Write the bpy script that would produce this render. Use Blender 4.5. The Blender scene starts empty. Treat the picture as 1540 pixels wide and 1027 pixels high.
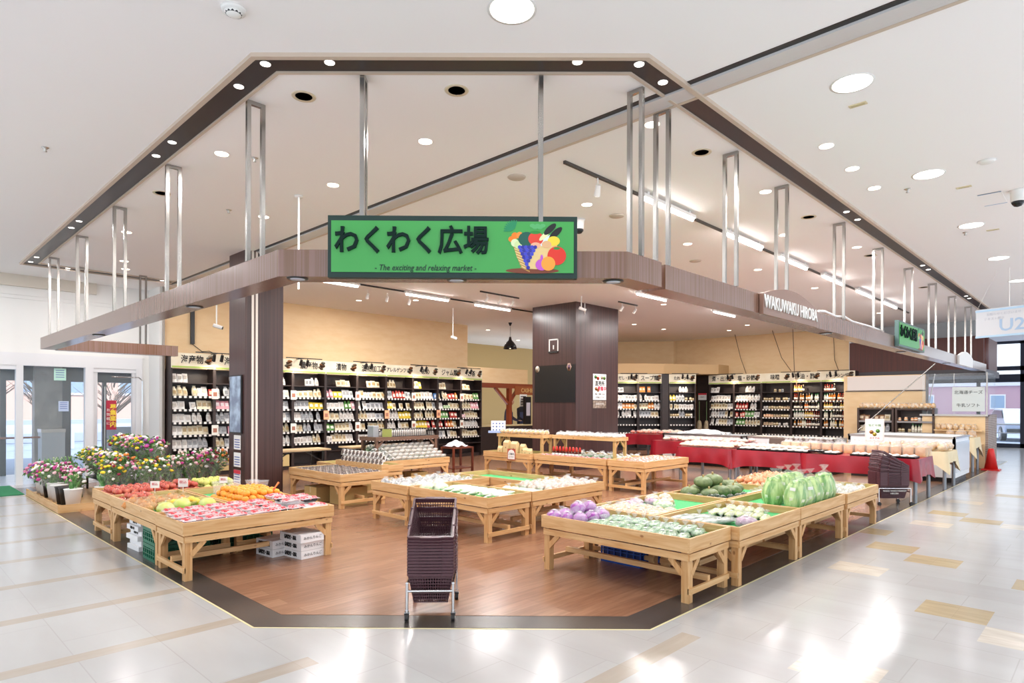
import bpy, math, random
from mathutils import Matrix, Vector, Euler
R = random.Random(7)
SC = bpy.context.scene
COL = SC.collection
PI = math.pi
rad = math.radians

def lin(c):
    return tuple((x/12.92 if x <= .04045 else ((x+.055)/1.055)**2.4) for x in c)
def hx(h):
    h = h.lstrip('#'); return lin(tuple(int(h[i:i+2], 16)/255 for i in (0, 2, 4)))

# ---------------------------------------------------------------- camera, world, exposure
# axes: +X runs down the right aisle, +Y down the left aisle; the camera stands at the corner
F_PX, CX, HZ, EYE, HEAD = 946.0, 770.0, 609.0, 1.55, rad(44.17)
cam = bpy.data.cameras.new('camera'); cam_o = bpy.data.objects.new('camera', cam); COL.objects.link(cam_o)
cam.sensor_width = 36; cam.lens = F_PX/1540*36
cam.shift_y = (HZ-513.5)/1540
cam.clip_end = 300
fw = Vector((math.cos(HEAD), math.sin(HEAD), 0)); rt = Vector((math.sin(HEAD), -math.cos(HEAD), 0)); up = Vector((0, 0, 1))
roll = rad(0.165)
r2 = rt*math.cos(roll)+up*math.sin(roll); u2 = up*math.cos(roll)-rt*math.sin(roll)
m = Matrix((r2, u2, -fw)).transposed().to_4x4(); m.translation = (0, 0, EYE)
cam_o.matrix_world = m
SC.camera = cam_o
SC.view_settings.view_transform = 'Standard'; SC.view_settings.look = 'None'
SC.view_settings.gamma = 1; SC.view_settings.use_curve_mapping = False
SC.view_settings.exposure = -0.04
W = bpy.data.worlds.new('daylight'); SC.world = W; W.use_nodes = True
bg = W.node_tree.nodes['Background']; bg.inputs[0].default_value = (.82, .91, 1, 1); bg.inputs[1].default_value = 2.0
cy = SC.cycles
cy.max_bounces = 6; cy.diffuse_bounces = 4; cy.glossy_bounces = 3; cy.transparent_max_bounces = 10; cy.transmission_bounces = 3
cy.caustics_reflective = False; cy.caustics_refractive = False; cy.sample_clamp_indirect = 4; cy.sample_clamp_direct = 0
cy.use_denoising = True
sun = bpy.data.lights.new('sun', 'SUN'); sun.energy = 6.0; sun.angle = .01; sun.color = (1, .98, .95)
sun_o = bpy.data.objects.new('sun', sun); COL.objects.link(sun_o); sun_o.rotation_euler = (rad(30), 0, rad(12))
LAMP = 0.6      # one dial for every ceiling lamp

# ---------------------------------------------------------------- materials
MATS = {}
def M(name, col='#888888', rough=.5, spec=.5, metal=0., emit=0., n2=None, sc=8., st=(1, 1, 1), contrast=(.35, .65), bump=0., alpha=1., coat=0., trans=0., coord='Object', ecol=None):
    if name in MATS: return MATS[name]
    m = bpy.data.materials.new(name); m.use_nodes = True; nt = m.node_tree; b = nt.nodes['Principled BSDF']
    c = hx(col) if isinstance(col, str) else col
    b.inputs['Base Color'].default_value = (*c, 1); b.inputs['Roughness'].default_value = rough
    b.inputs['Specular IOR Level'].default_value = spec; b.inputs['Metallic'].default_value = metal
    b.inputs['Coat Weight'].default_value = coat; b.inputs['Coat Roughness'].default_value = .2 if name == 'walnut_laminate' else .08
    b.inputs['Transmission Weight'].default_value = trans
    if emit:
        b.inputs['Emission Color'].default_value = (*(hx(ecol) if ecol else c), 1); b.inputs['Emission Strength'].default_value = emit
    if n2 is not None or bump:
        tc = nt.nodes.new('ShaderNodeTexCoord'); mp = nt.nodes.new('ShaderNodeMapping'); nz = nt.nodes.new('ShaderNodeTexNoise')
        mp.inputs['Scale'].default_value = st; nz.inputs['Scale'].default_value = sc; nz.inputs['Detail'].default_value = 3
        nt.links.new(tc.outputs[coord], mp.inputs[0]); nt.links.new(mp.outputs[0], nz.inputs['Vector'])
        if n2 is not None:
            rp = nt.nodes.new('ShaderNodeValToRGB')
            rp.color_ramp.elements[0].position = contrast[0]; rp.color_ramp.elements[1].position = contrast[1]
            rp.color_ramp.elements[0].color = (*c, 1); rp.color_ramp.elements[1].color = (*(hx(n2) if isinstance(n2, str) else n2), 1)
            nt.links.new(nz.outputs[0], rp.inputs[0]); nt.links.new(rp.outputs[0], b.inputs['Base Color'])
        if bump:
            bp = nt.nodes.new('ShaderNodeBump'); bp.inputs['Strength'].default_value = bump; bp.inputs['Distance'].default_value = .01
            nt.links.new(nz.outputs[0], bp.inputs['Height']); nt.links.new(bp.outputs[0], b.inputs['Normal'])
    if alpha < 1:
        out = nt.nodes['Material Output']; tr = nt.nodes.new('ShaderNodeBsdfTransparent'); mx = nt.nodes.new('ShaderNodeMixShader')
        mx.inputs[0].default_value = alpha
        nt.links.new(tr.outputs[0], mx.inputs[1]); nt.links.new(b.outputs[0], mx.inputs[2]); nt.links.new(mx.outputs[0], out.inputs[0])
    MATS[name] = m
    return m

def wood(name, c1, c2, axis, rough=.5, knots=True):
    """planed boards: grain stretched along one axis, a few dark knots"""
    if name in MATS: return MATS[name]
    m = bpy.data.materials.new(name); m.use_nodes = True; nt = m.node_tree; b = nt.nodes['Principled BSDF']
    tc = nt.nodes.new('ShaderNodeTexCoord'); mp = nt.nodes.new('ShaderNodeMapping')
    s = [16, 16, 16]; s[axis] = 1.1; mp.inputs['Scale'].default_value = s
    nz = nt.nodes.new('ShaderNodeTexNoise'); nz.inputs['Scale'].default_value = 2.2; nz.inputs['Detail'].default_value = 5; nz.inputs['Distortion'].default_value = .6
    rp = nt.nodes.new('ShaderNodeValToRGB'); rp.color_ramp.elements[0].position = .3; rp.color_ramp.elements[1].position = .7
    rp.color_ramp.elements[0].color = (*hx(c1), 1); rp.color_ramp.elements[1].color = (*hx(c2), 1)
    nt.links.new(tc.outputs['Object'], mp.inputs[0]); nt.links.new(mp.outputs[0], nz.inputs['Vector']); nt.links.new(nz.outputs[0], rp.inputs[0])
    if knots:
        vo = nt.nodes.new('ShaderNodeTexVoronoi'); vo.inputs['Scale'].default_value = 5.5
        mp2 = nt.nodes.new('ShaderNodeMapping'); s2 = [1.4, 1.4, 1.4]; s2[axis] = .8; mp2.inputs['Scale'].default_value = s2
        r3 = nt.nodes.new('ShaderNodeValToRGB'); r3.color_ramp.elements[0].position = .05; r3.color_ramp.elements[1].position = .1
        r3.color_ramp.elements[0].color = (.35, .2, .12, 1); r3.color_ramp.elements[1].color = (1, 1, 1, 1)
        mx = nt.nodes.new('ShaderNodeMix'); mx.data_type = 'RGBA'; mx.blend_type = 'MULTIPLY'; mx.inputs[0].default_value = .75
        nt.links.new(tc.outputs['Object'], mp2.inputs[0]); nt.links.new(mp2.outputs[0], vo.inputs['Vector']); nt.links.new(vo.outputs['Distance'], r3.inputs[0])
        nt.links.new(rp.outputs[0], mx.inputs[6]); nt.links.new(r3.outputs[0], mx.inputs[7]); nt.links.new(mx.outputs[2], b.inputs['Base Color'])
    else:
        nt.links.new(rp.outputs[0], b.inputs['Base Color'])
    b.inputs['Roughness'].default_value = rough
    MATS[name] = m
    return m

def floormat(name, c1, c2, mortar, bw, bh, grain, rough, rot=0., mort=.004, nsc=3., spec=.5, off=.5, dk=.74):
    """vinyl or plank flooring in world coordinates"""
    m = bpy.data.materials.new(name); m.use_nodes = True; nt = m.node_tree; b = nt.nodes['Principled BSDF']
    tc = nt.nodes.new('ShaderNodeTexCoord'); mp = nt.nodes.new('ShaderNodeMapping'); mp.inputs['Rotation'].default_value = (0, 0, rot)
    br = nt.nodes.new('ShaderNodeTexBrick'); br.offset = off
    br.inputs['Color1'].default_value = (*hx(c1), 1); br.inputs['Color2'].default_value = (*hx(c2), 1); br.inputs['Mortar'].default_value = (*hx(mortar), 1)
    br.inputs['Scale'].default_value = 1; br.inputs['Mortar Size'].default_value = mort; br.inputs['Brick Width'].default_value = bw; br.inputs['Row Height'].default_value = bh
    mp2 = nt.nodes.new('ShaderNodeMapping'); mp2.inputs['Scale'].default_value = grain
    nz = nt.nodes.new('ShaderNodeTexNoise'); nz.inputs['Scale'].default_value = nsc; nz.inputs['Detail'].default_value = 6
    rp = nt.nodes.new('ShaderNodeValToRGB'); rp.color_ramp.elements[0].position = .3; rp.color_ramp.elements[1].position = .72
    rp.color_ramp.elements[0].color = (dk, dk*.985, dk*.97, 1); rp.color_ramp.elements[1].color = (1, 1, 1, 1)
    mx = nt.nodes.new('ShaderNodeMix'); mx.data_type = 'RGBA'; mx.blend_type = 'MULTIPLY'; mx.inputs[0].default_value = 1
    L = nt.links.new
    L(tc.outputs['Object'], mp.inputs[0]); L(mp.outputs[0], br.inputs['Vector']); L(mp.outputs[0], mp2.inputs[0]); L(mp2.outputs[0], nz.inputs['Vector'])
    L(nz.outputs[0], rp.inputs[0]); L(br.outputs['Color'], mx.inputs[6]); L(rp.outputs[0], mx.inputs[7]); L(mx.outputs[2], b.inputs['Base Color'])
    b.inputs['Roughness'].default_value = rough; b.inputs['Specular IOR Level'].default_value = spec
    MATS[name] = m
    return m

# ---------------------------------------------------------------- mesh helpers
class G:
    def __init__(s): s.v = []; s.f = []; s.m = []; s.s = []
    def add(s, v, f, m=0, sm=False):
        n = len(s.v); s.v += [tuple(p) for p in v]; s.f += [tuple(i+n for i in q) for q in f]; s.m += [m]*len(f); s.s += [sm]*len(f); return s
    def box(s, x0, x1, y0, y1, z0, z1, m=0):
        return s.add([(x0,y0,z0),(x1,y0,z0),(x1,y1,z0),(x0,y1,z0),(x0,y0,z1),(x1,y0,z1),(x1,y1,z1),(x0,y1,z1)],
                     [(0,3,2,1),(4,5,6,7),(0,1,5,4),(1,2,6,5),(2,3,7,6),(3,0,4,7)], m)
    def prism(s, poly, z0, z1, m=0):
        n = len(poly)
        v = [(x,y,z0) for x,y in poly]+[(x,y,z1) for x,y in poly]
        return s.add(v, [tuple(range(n-1,-1,-1)), tuple(range(n,2*n))]+[(i,(i+1)%n,n+(i+1)%n,n+i) for i in range(n)], m)
    def beam(s, p, q, w, h, m=0, upv=(0,0,1)):
        p = Vector(p); q = Vector(q); d = (q-p).normalized(); a = d.cross(Vector(upv))
        if a.length < 1e-4: a = d.cross(Vector((1,0,0)))
        a.normalize(); b = a.cross(d).normalized(); a = a*w/2; b = b*h/2
        v = [p-a-b, p+a-b, p+a+b, p-a+b, q-a-b, q+a-b, q+a+b, q-a+b]
        return s.add(v, [(0,3,2,1),(4,5,6,7),(0,1,5,4),(1,2,6,5),(2,3,7,6),(3,0,4,7)], m)
    def tube(s, p, q, r0, r1=None, n=10, m=0, cap=True):
        r1 = r0 if r1 is None else r1
        p = Vector(p); q = Vector(q); d = (q-p).normalized(); a = d.cross(Vector((0,0,1)))
        if a.length < 1e-3: a = d.cross(Vector((1,0,0)))
        a.normalize(); b = d.cross(a)
        v = []
        for c, r in ((p,r0),(q,r1)):
            for i in range(n):
                t = 2*PI*i/n; v.append(c+a*math.cos(t)*r+b*math.sin(t)*r)
        f = [(i,(i+1)%n,n+(i+1)%n,n+i) for i in range(n)]
        s.add(v, f, m, True)
        if cap: s.add(v, [tuple(range(n-1,-1,-1)), tuple(range(n,2*n))], m)
        return s
    def path(s, pts, r, n=8, m=0):
        for a, b in zip(pts, pts[1:]): s.tube(a, b, r, r, n, m)
        return s
    def lathe(s, prof, n=14, m=0, c=(0,0,0), sx=1, sy=1, wav=0, k=0, sm=True):
        v = []; cx, cy_, cz = c
        for r, z in prof:
            for i in range(n):
                t = 2*PI*i/n; rr = r*(1+wav*math.cos(k*t)); v.append((cx+rr*math.cos(t)*sx, cy_+rr*math.sin(t)*sy, cz+z))
        f = []
        for j in range(len(prof)-1):
            for i in range(n):
                f.append((j*n+i, j*n+(i+1)%n, (j+1)*n+(i+1)%n, (j+1)*n+i))
        if prof[0][0] > 1e-6: f.append(tuple(range(n-1,-1,-1)))
        if prof[-1][0] > 1e-6: f.append(tuple((len(prof)-1)*n+i for i in range(n)))
        return s.add(v, f, m, sm)
    def sph(s, c, r, n=10, m=0, j=0., rng=None, k=0, wav=0., flat=-1e9):
        if not hasattr(r, '__len__'): r = (r,r,r)
        rng = rng or R; h = max(4, n//2+1); v = []
        for a in range(h+1):
            ph = PI*a/h
            for i in range(n):
                t = 2*PI*i/n; d = 1+(rng.uniform(-j,j) if 0 < a < h else 0)+wav*math.cos(k*t)*math.sin(ph)
                v.append((c[0]+r[0]*d*math.sin(ph)*math.cos(t), c[1]+r[1]*d*math.sin(ph)*math.sin(t), max(c[2]-r[2]*d*math.cos(ph), flat)))
        f = [(a*n+i, a*n+(i+1)%n, (a+1)*n+(i+1)%n, (a+1)*n+i) for a in range(h) for i in range(n)]
        return s.add(v, f, m, True)
    def grid(s, fn, nu, nv, m=0, sm=True):
        v = [fn(i/nu, j/nv) for j in range(nv+1) for i in range(nu+1)]
        return s.add(v, [(j*(nu+1)+i, j*(nu+1)+i+1, (j+1)*(nu+1)+i+1, (j+1)*(nu+1)+i) for j in range(nv) for i in range(nu)], m, sm)
    def xf(s, mat, start=0):
        s.v = s.v[:start]+[tuple(mat @ Vector(p)) for p in s.v[start:]]; return s
    def mesh(s, name, mats):
        me = bpy.data.meshes.new(name); me.from_pydata(s.v, [], s.f)
        for m_ in (mats if isinstance(mats, (list, tuple)) else [mats]): me.materials.append(m_)
        me.polygons.foreach_set('material_index', s.m); me.polygons.foreach_set('use_smooth', s.s); me.update()
        return me

def clean(n): return n
def put(name, me, parent=None, loc=(0,0,0), rot=(0,0,0), sc=None):
    o = bpy.data.objects.new(name, me); COL.objects.link(o); o.location = loc; o.rotation_euler = rot
    if sc is not None: o.scale = sc if hasattr(sc, '__len__') else (sc, sc, sc)
    if parent: o.parent = parent
    return o
def part(name, g, mats, parent, loc=(0,0,0), rot=(0,0,0), label=None):
    o = put(name, g.mesh(name, mats), parent, loc, rot)
    if label: o['label'] = label
    return o
def tag(o, label, cat, group=None, kind=None):
    o['label'] = label; o['category'] = cat
    if group: o['group'] = group
    if kind: o['kind'] = kind
    return o
def thing(name, label, cat, loc=(0,0,0), rz=0., group=None):
    o = bpy.data.objects.new(name, None); COL.objects.link(o); o.location = loc; o.rotation_euler = (0,0,rz); o.empty_display_size = .1
    return tag(o, label, cat, group)
def solo(name, g, mats, label, cat, loc=(0,0,0), rot=(0,0,0), group=None):
    return tag(put(name, g.mesh(name, mats), None, loc, rot), label, cat, group)
def struct(name, g, mats):
    o = put(name, g.mesh(name, mats)); o['kind'] = 'structure'; return o
KIDS = {}
def kids(o):
    return [c for c in o.children]
TPL = []
def dup(root, loc, rot, label, group=None, sc=None):
    r = root.copy(); COL.objects.link(r); r.location = loc; r.rotation_euler = rot if hasattr(rot, '__len__') else (0,0,rot)
    if sc: r.scale = (sc,sc,sc) if not hasattr(sc, '__len__') else sc
    r['label'] = label
    if group: r['group'] = group
    for ch in KIDS.get(root.name, []):
        c = ch.copy(); COL.objects.link(c); c.parent = r
        for g_ in KIDS.get(ch.name, []):
            d = g_.copy(); COL.objects.link(d); d.parent = c
    return r
def reg(root):
    """remember the children of a template so it can be copied"""
    ks = [o for o in bpy.data.objects if o.parent == root]
    KIDS[root.name] = ks
    for k in ks:
        KIDS[k.name] = [o for o in bpy.data.objects if o.parent == k]
    return root
class Spawner:
    """first call moves the template itself, later calls copy it"""
    def __init__(s, root): s.root = reg(root); s.used = False
    def __call__(s, loc, rot, label, group=None, sc=None):
        if not s.used:
            s.used = True; r = s.root; r.location = loc; r.rotation_euler = rot if hasattr(rot, '__len__') else (0,0,rot)
            if sc: r.scale = (sc,sc,sc) if not hasattr(sc, '__len__') else sc
            r['label'] = label
            if group: r['group'] = group
            return r
        return dup(s.root, loc, rot, label, group, sc)
def fuse(t):
    """one mesh for a copy too small in view to need parts"""
    g = G(); mats = []
    ks = [o for o in bpy.data.objects if o.parent == t]
    for k in ks:
        mw = Matrix.LocRotScale(k.location, k.rotation_euler, k.scale); base = len(g.v)
        g.v += [tuple(mw @ v.co) for v in k.data.vertices]
        mi = []
        for m_ in k.data.materials:
            if m_ not in mats: mats.append(m_)
            mi.append(mats.index(m_))
        for p in k.data.polygons: g.f.append(tuple(i+base for i in p.vertices)); g.m.append(mi[p.material_index]); g.s.append(p.use_smooth)
        bpy.data.objects.remove(k)
    n, la, ca = t.name, t['label'], t['category']; bpy.data.objects.remove(t)
    return tag(put(n, g.mesh(n, mats)), la, ca)
ORD = ['zeroth','first','second','third','fourth','fifth','sixth','seventh','eighth','ninth','tenth','eleventh','twelfth','thirteenth','fourteenth','fifteenth','sixteenth','seventeenth','eighteenth','nineteenth','twentieth']
def nth(n):
    n = int(n)
    if n <= 20: return ORD[n]
    return ['','','twenty','thirty','forty','fifty','sixty','seventy','eighty','ninety'][n//10]+('-'+ORD[n%10] if n%10 else '')

def text_mesh(s, size, mat, ext=.003, off=0., align='CENTER', xs=1., shear=0.):
    cu = bpy.data.curves.new('lettering', 'FONT'); cu.body = s; cu.size = size; cu.extrude = ext; cu.offset = off; cu.align_x = align; cu.align_y = 'CENTER'; cu.resolution_u = 2; cu.shear = shear
    o = bpy.data.objects.new('lettering', cu); COL.objects.link(o)
    dg = bpy.context.evaluated_depsgraph_get(); me = bpy.data.meshes.new_from_object(o.evaluated_get(dg), depsgraph=dg)
    bpy.data.objects.remove(o); bpy.data.curves.remove(cu)
    me.materials.clear(); me.materials.append(mat)
    if xs != 1:
        for v in me.vertices: v.co.x *= xs
    me.name = 'lettering'
    return me
def text(s, size, mat, parent, loc, rz=0., ext=.003, off=0., xs=1., name='lettering', shear=0., align='CENTER'):
    return put(name, text_mesh(s, size, mat, ext, off, align, xs, shear), parent, loc, (PI/2, 0, rz))

# ---------------------------------------------------------------- palette
WHITE = M('white_paint', '#EDEBE8', .6)
CEIL = M('ceiling_board', '#FBF8F8', .8)
TAN = M('tan_wallpaper', '#ECCB9C', .7, n2='#F0D2A6', sc=3, st=(1, 1, 3))
DARKBAND = M('dark_band', '#2E2628', .35)
TRIMC = M('taupe_trim', '#C9B7A6', .5)
STEEL = M('polished_steel', '#A9A6A2', .24, metal=1.)
CHROME = M('chrome', '#D8D8DA', .1, metal=1.)
ALU = M('aluminium', '#B9B4AE', .3, metal=1.)
BLACK = M('black_metal', '#1A1818', .4)
BLACKPL = M('black_plastic', '#1D1B1C', .35)
FASC = M('walnut_laminate', '#86655A', .25, coat=.45, n2='#75543F', sc=1.6, st=(28, 28, .25), contrast=(.42, .58))
PILL = M('dark_walnut_laminate', '#4A3230', .3, n2='#3A2626', sc=1.6, st=(22, 22, .25), contrast=(.42, .58))
PX = wood('pine_x', '#C6935A', '#DFB886', 0); PY = wood('pine_y', '#C6935A', '#DFB886', 1); PZ = wood('pine_z', '#BF8B54', '#D8AF7C', 2)
LENS = M('lamp_lens', '#FFFFFF', .4, emit=4.5, ecol='#FFF8EE')
LENSW = M('warm_lamp_lens', '#FFFFFF', .4, emit=7, ecol='#FFEBD0')
TUBE = M('fluorescent_tube', '#FFFFFF', .4, emit=20, ecol='#FFF8F4')
DIML = M('unlit_lens', '#C8D2E0', .15)
GLASS = M('clear_glass', '#E8F2F5', .03, alpha=.09)
FILM = M('clear_film', '#F6F6F8', .1, alpha=.22)
TURF = M('green_turf_mat', '#52B872', .9, n2='#45A864', sc=60, bump=.3)
CARD = M('brown_cardboard', '#B99A62', .8)
WCARD = M('white_cardboard', '#ECEAEA', .6)
INK = M('black_ink', '#1B1818', .6); RINK = M('red_ink', '#D03A4A', .6)
FRAMEW = M('white_door_frame', '#E6E4E6', .4)
NAVY = M('navy_frame', '#262A3A', .4)

# ---------------------------------------------------------------- floor
MALL = floormat('mall_vinyl', '#B5B4B3', '#B2B0AF', '#AAA8A6', .9, .45, (1.2, 4, 1), .17, rot=PI/2, mort=.0035, nsc=1.0, dk=.93, spec=.3)
STRIPM = floormat('beige_vinyl', '#AEA498', '#AAA094', '#A3988C', .9, .45, (1.5, 9, 1), .2, mort=.002, nsc=2, dk=.9)
TANT = floormat('tan_vinyl', '#B8A480', '#B3A07C', '#A69272', .9, .45, (9, 1.5, 1), .22, mort=.001, nsc=2)
PALET = floormat('pale_tan_vinyl', '#D4CABD', '#D0C6B8', '#BDB1A2', .9, .45, (9, 1.5, 1), .2, mort=.001, nsc=2)
SHOPF = floormat('brown_planks', '#A0765C', '#90664E', '#7E5C48', .92, .155, (2.2, 20, 1), .24, mort=.0012, nsc=1.4)
BORD = floormat('charcoal_vinyl', '#504946', '#4A4340', '#3A3433', .9, .3, (2, 18, 1), .25, mort=.001, nsc=1.6)
X0, X1, Y0, Y1 = -4.0, 30.0, -4.0, 15.1
rects = []                                   # x0,x1,y0,y1,material index
for y in (3.52, 4.57, 5.655, 6.73, 7.82, 8.9, 9.97, 11.05, 12.12, 13.2, 14.2): rects.append((X0, 1.9, y-.07, y+.07, 1))
rects.append((2.2, 3.9, 2.02, 2.16, 1))
for x, y in ((10.72, 1.59), (10.3, 1.15), (8.5, 2.03), (7.66, 1.59), (7.26, 1.14), (5.53, .69), (13.6, 1.15), (6.8, .24)): rects.append((x, x+.41, y, y+.44, 2))
for x, y in ((6.42, 1.59), (5.12, .25), (3.8, .98), (9.6, 1.59), (10.1, .69), (12.2, 1.6), (14.6, .69)): rects.append((x, x+.39, y, y+.44, 3))
xs = sorted({X0, X1} | {r[0] for r in rects} | {r[1] for r in rects}); ys = sorted({Y0, Y1} | {r[2] for r in rects} | {r[3] for r in rects})
g = G(); idx = {}
for i, x in enumerate(xs):
    for j, y in enumerate(ys): idx[i, j] = len(g.v); g.v.append((x, y, 0))
for i in range(len(xs)-1):
    for j in range(len(ys)-1):
        mx_, my_ = (xs[i]+xs[i+1])/2, (ys[j]+ys[j+1])/2; mi = 0
        for r in rects:
            if r[0] < mx_ < r[1] and r[2] < my_ < r[3]: mi = r[4]
        g.f.append((idx[i,j], idx[i+1,j], idx[i+1,j+1], idx[i,j+1])); g.m.append(mi); g.s.append(False)
g.box(X0, X1, Y0, Y1, -.3, -.01, 0)
struct('floor', g, [MALL, STRIPM, TANT, PALET])
outer = [(1.89, 4.33), (3.79, 2.345), (22.5, 2.345), (22.5, 14.5), (1.89, 14.5)]
inner = [(2.14, 4.44), (3.9, 2.6), (22.5, 2.6), (22.5, 14.5), (2.14, 14.5)]
g = G().prism([(1.875, 4.325), (3.782, 2.33), (22.5, 2.33), (22.5, 14.5), (1.875, 14.5)], 0, .0015, 1); g.prism(outer, 0, .003, 0)
struct('floor_border', g, [BORD, M('pale_edge', '#DACD9F', .4)])
struct('floor_shop', G().prism(inner, .0031, .005), SHOPF)

# ---------------------------------------------------------------- ceiling with its dark lamp channel
HC = 4.0
struct('ceiling', G().box(X0, X1, Y0, 20.2, HC, HC+.2), CEIL)
def band(name, o_, i_, z0, z1, mats, extra=None):
    g = G(); n = len(o_)
    for k in range(n-1): g.prism([o_[k], o_[k+1], i_[k+1], i_[k]], z0, z1)
    return struct(name, g, mats)
o1 = [(4.3, 13.78), (1.87, 13.78), (1.87, 4.36), (3.80, 2.37), (22., 2.37)]
o2 = [(4.3, 13.74), (1.91, 13.74), (1.91, 4.38), (3.82, 2.41), (22., 2.41)]
i2 = [(4.3, 13.56), (2.10, 13.56), (2.10, 4.46), (3.91, 2.59), (22., 2.59)]
i1 = [(4.3, 13.54), (2.125, 13.54), (2.125, 4.47), (3.92, 2.615), (22., 2.615)]
band('ceiling_channel', o2, i2, HC-.006, HC, DARKBAND)
band('trim_1', o1, o2, HC-.03, HC, TRIMC); band('trim_2', i2, i1, HC-.02, HC, TRIMC)
# shutter rail crossing the ceiling
g = G(); g.box(4.33, 4.385, .2, 14.0, HC-.004, HC, 0); g.box(4.385, 4.46, .2, 14.0, HC-.022, HC, 1); g.box(4.465, 4.535, .2, 14.0, HC-.014, HC, 1); g.box(4.54, 4.575, .2, 14.0, HC-.012, HC, 1); g.box(4.575, 4.61, .2, 14., HC-.016, HC, 2)
struct('ceiling_shutter_rail', g, [BLACKPL, M('rail_silver', '#D2CFCE', .3), TRIMC])

# ---------------------------------------------------------------- walls
g = G()
g.box(X0, 1.0, 15.1, 15.25, 0, HC); g.box(1.0, 4.28, 15.1, 15.25, 2.53, HC); g.box(4.14, 4.28, 15.1, 15.25, 0, 2.53)
g.box(4.28, 4.36, 14.4, 15.25, 0, HC); g.box(1.0, 4.2, 15.07, 15.1, 2.52, 2.56); g.box(X0, 4.2, 15.08, 15.1, 3.55, 3.57); g.box(X0, 4.2, 15.08, 15.1, 3.62, 3.635)
struct('wall_left', g, WHITE)
struct('trim_3', G().box(X0, 3.3, 15.03, 15.1, 3.78, HC), M('cream_panel', '#D8CFC2', .6))
struct('trim_4', G().box(4.33, 4.37, 14.36, 14.4, 0, HC), M('corner_metal', '#A49A92', .4))
struct('wall_back', G().box(4.36, 12.95, 14.5, 14.62, 0, HC), TAN)
struct('wall_recess', G().box(12.87, 12.95, 14.62, 18.6, 0, HC).box(12.95, 23, 18.6, 18.75, 0, HC), M('olive_wallpaper', '#C9AE7A', .7))
struct('wall_corner', G().prism([(16.9, 14.2), (20.2, 14.2), (21.5, 12.3), (21.5, 12.2), (23, 12.2), (23, 14.35), (16.9, 14.35)], 0, HC), TAN)
struct('wall_right', G().box(21.5, 21.65, 6.15, 12.19, 0, HC), TAN)
struct('trim_5', G().box(21.44, 21.5, 6.1, 6.15, 2.5, HC), WHITE)
# boxed duct under the ceiling corner
struct('wall_duct', G().prism([(17.0, 13.38), (19.05, 11.27), (19.9, 10.8), (20.7, 10.1), (21.5, 10.1), (21.5, 12.3), (20.2, 14.2), (17.0, 14.2)], 2.64, 2.98), M('duct_tan', '#C9A678', .6))
# pillars
def pillar(name, x0, x1, y0, y1, extra=False):
    g = G().box(x0, x1, y0, y1, 0, HC)
    if extra:
        g.box(x0+.10, x0+.135, y0-.012, y0, .1, HC, 1); g.box(x0+.165, x0+.20, y0-.012, y0, .1, HC, 1)
        g.box(x0+.135, x0+.165, y0-.008, y0, .1, HC, 2)
    return struct(name, g, [PILL, M('cream_strip', '#E9E0D8', .5), M('brown_groove', '#6B5750', .5)])
pillar('wall_pillar_left', 4.2, 4.83, 9.98, 10.6, True)
pillar('wall_pillar_centre', 11.7, 13.43, 9.27, 10.65)
struct('trim_6', G().box(12.02, 12.04, 9.255, 9.27, 3.72, HC), WHITE)

# kitchen block at the right-hand end
MAROON = M('maroon_soffit', '#5A2418', .45, n2='#4A1D14', sc=2, st=(14, 14, .3)); CHAR = M('charcoal_panel', '#4B474C', .5)
g = G(); g.box(21.4, 24, 2.75, 6.12, 2.58, 3.5, 0); g.box(21.36, 24.02, 2.7, 6.12, 2.40, 2.58, 1)
g.lathe([(.28, 2.58), (.28, 3.5)], 16, 0, (21.75, 2.95, 0))
struct('wall_soffit', g, [MAROON, CHAR])
struct('wall_bulkhead', G().box(22.0, 22.1, 2.7, 6.12, 3.5, HC), M('pale_grey_wall', '#B9BDBF', .6))
struct('wall_kitchen', G().box(20.1, 20.2, 3.8, 5.9, 0, 2.42, 0).box(20.08, 20.1, 3.86, 5.8, 2.0, 2.40, 1).box(20.07, 20.1, 3.8, 5.85, 1.97, 1.99, 2).box(20.05, 20.1, 3.78, 3.84, 0, 2.42, 2), [TAN, M('ivory_panel', '#E6DDD6', .6), CHAR])
BRICK = floormat('thin_brick', '#8C776E', '#9A857A', '#C5B9B0', .2, .045, (2, 2, 2), .6, mort=.006)
tcn = BRICK.node_tree.nodes.get('Mapping'); tcn.inputs['Rotation'].default_value = (PI/2, 0, 0)
g = G().box(19.45, 19.53, 2.46, 3.8, 0, 1.3, 0); g.box(19.45, 20.9, 2.40, 2.46, 0, 1.34, 1); g.box(19.4, 19.6, 2.4, 3.85, 1.30, 1.345, 2)
struct('wall_counter', g, [TAN, BRICK, ALU])
# far glazed front on the right
g = G()
for y in (-4, -1.4, 1.4, 2.68, 4.0, 6.5): g.box(29.9, 30.0, y-.06, y+.06, 0, HC)
for z in (0.0, 2.46, 2.9, 3.9): g.box(29.9, 30.0, -4, 9, z, z+(.16 if z != 2.46 else .3))
struct('window_1', g, NAVY)
struct('window_2', G().box(29.94, 29.95, -4, 9, .1, HC-.1), GLASS)
struct('wall_far', G().box(22.5, 30, 6.6, 6.7, 0, HC), M('grey_wall', '#B9B6B4', .6))

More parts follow.
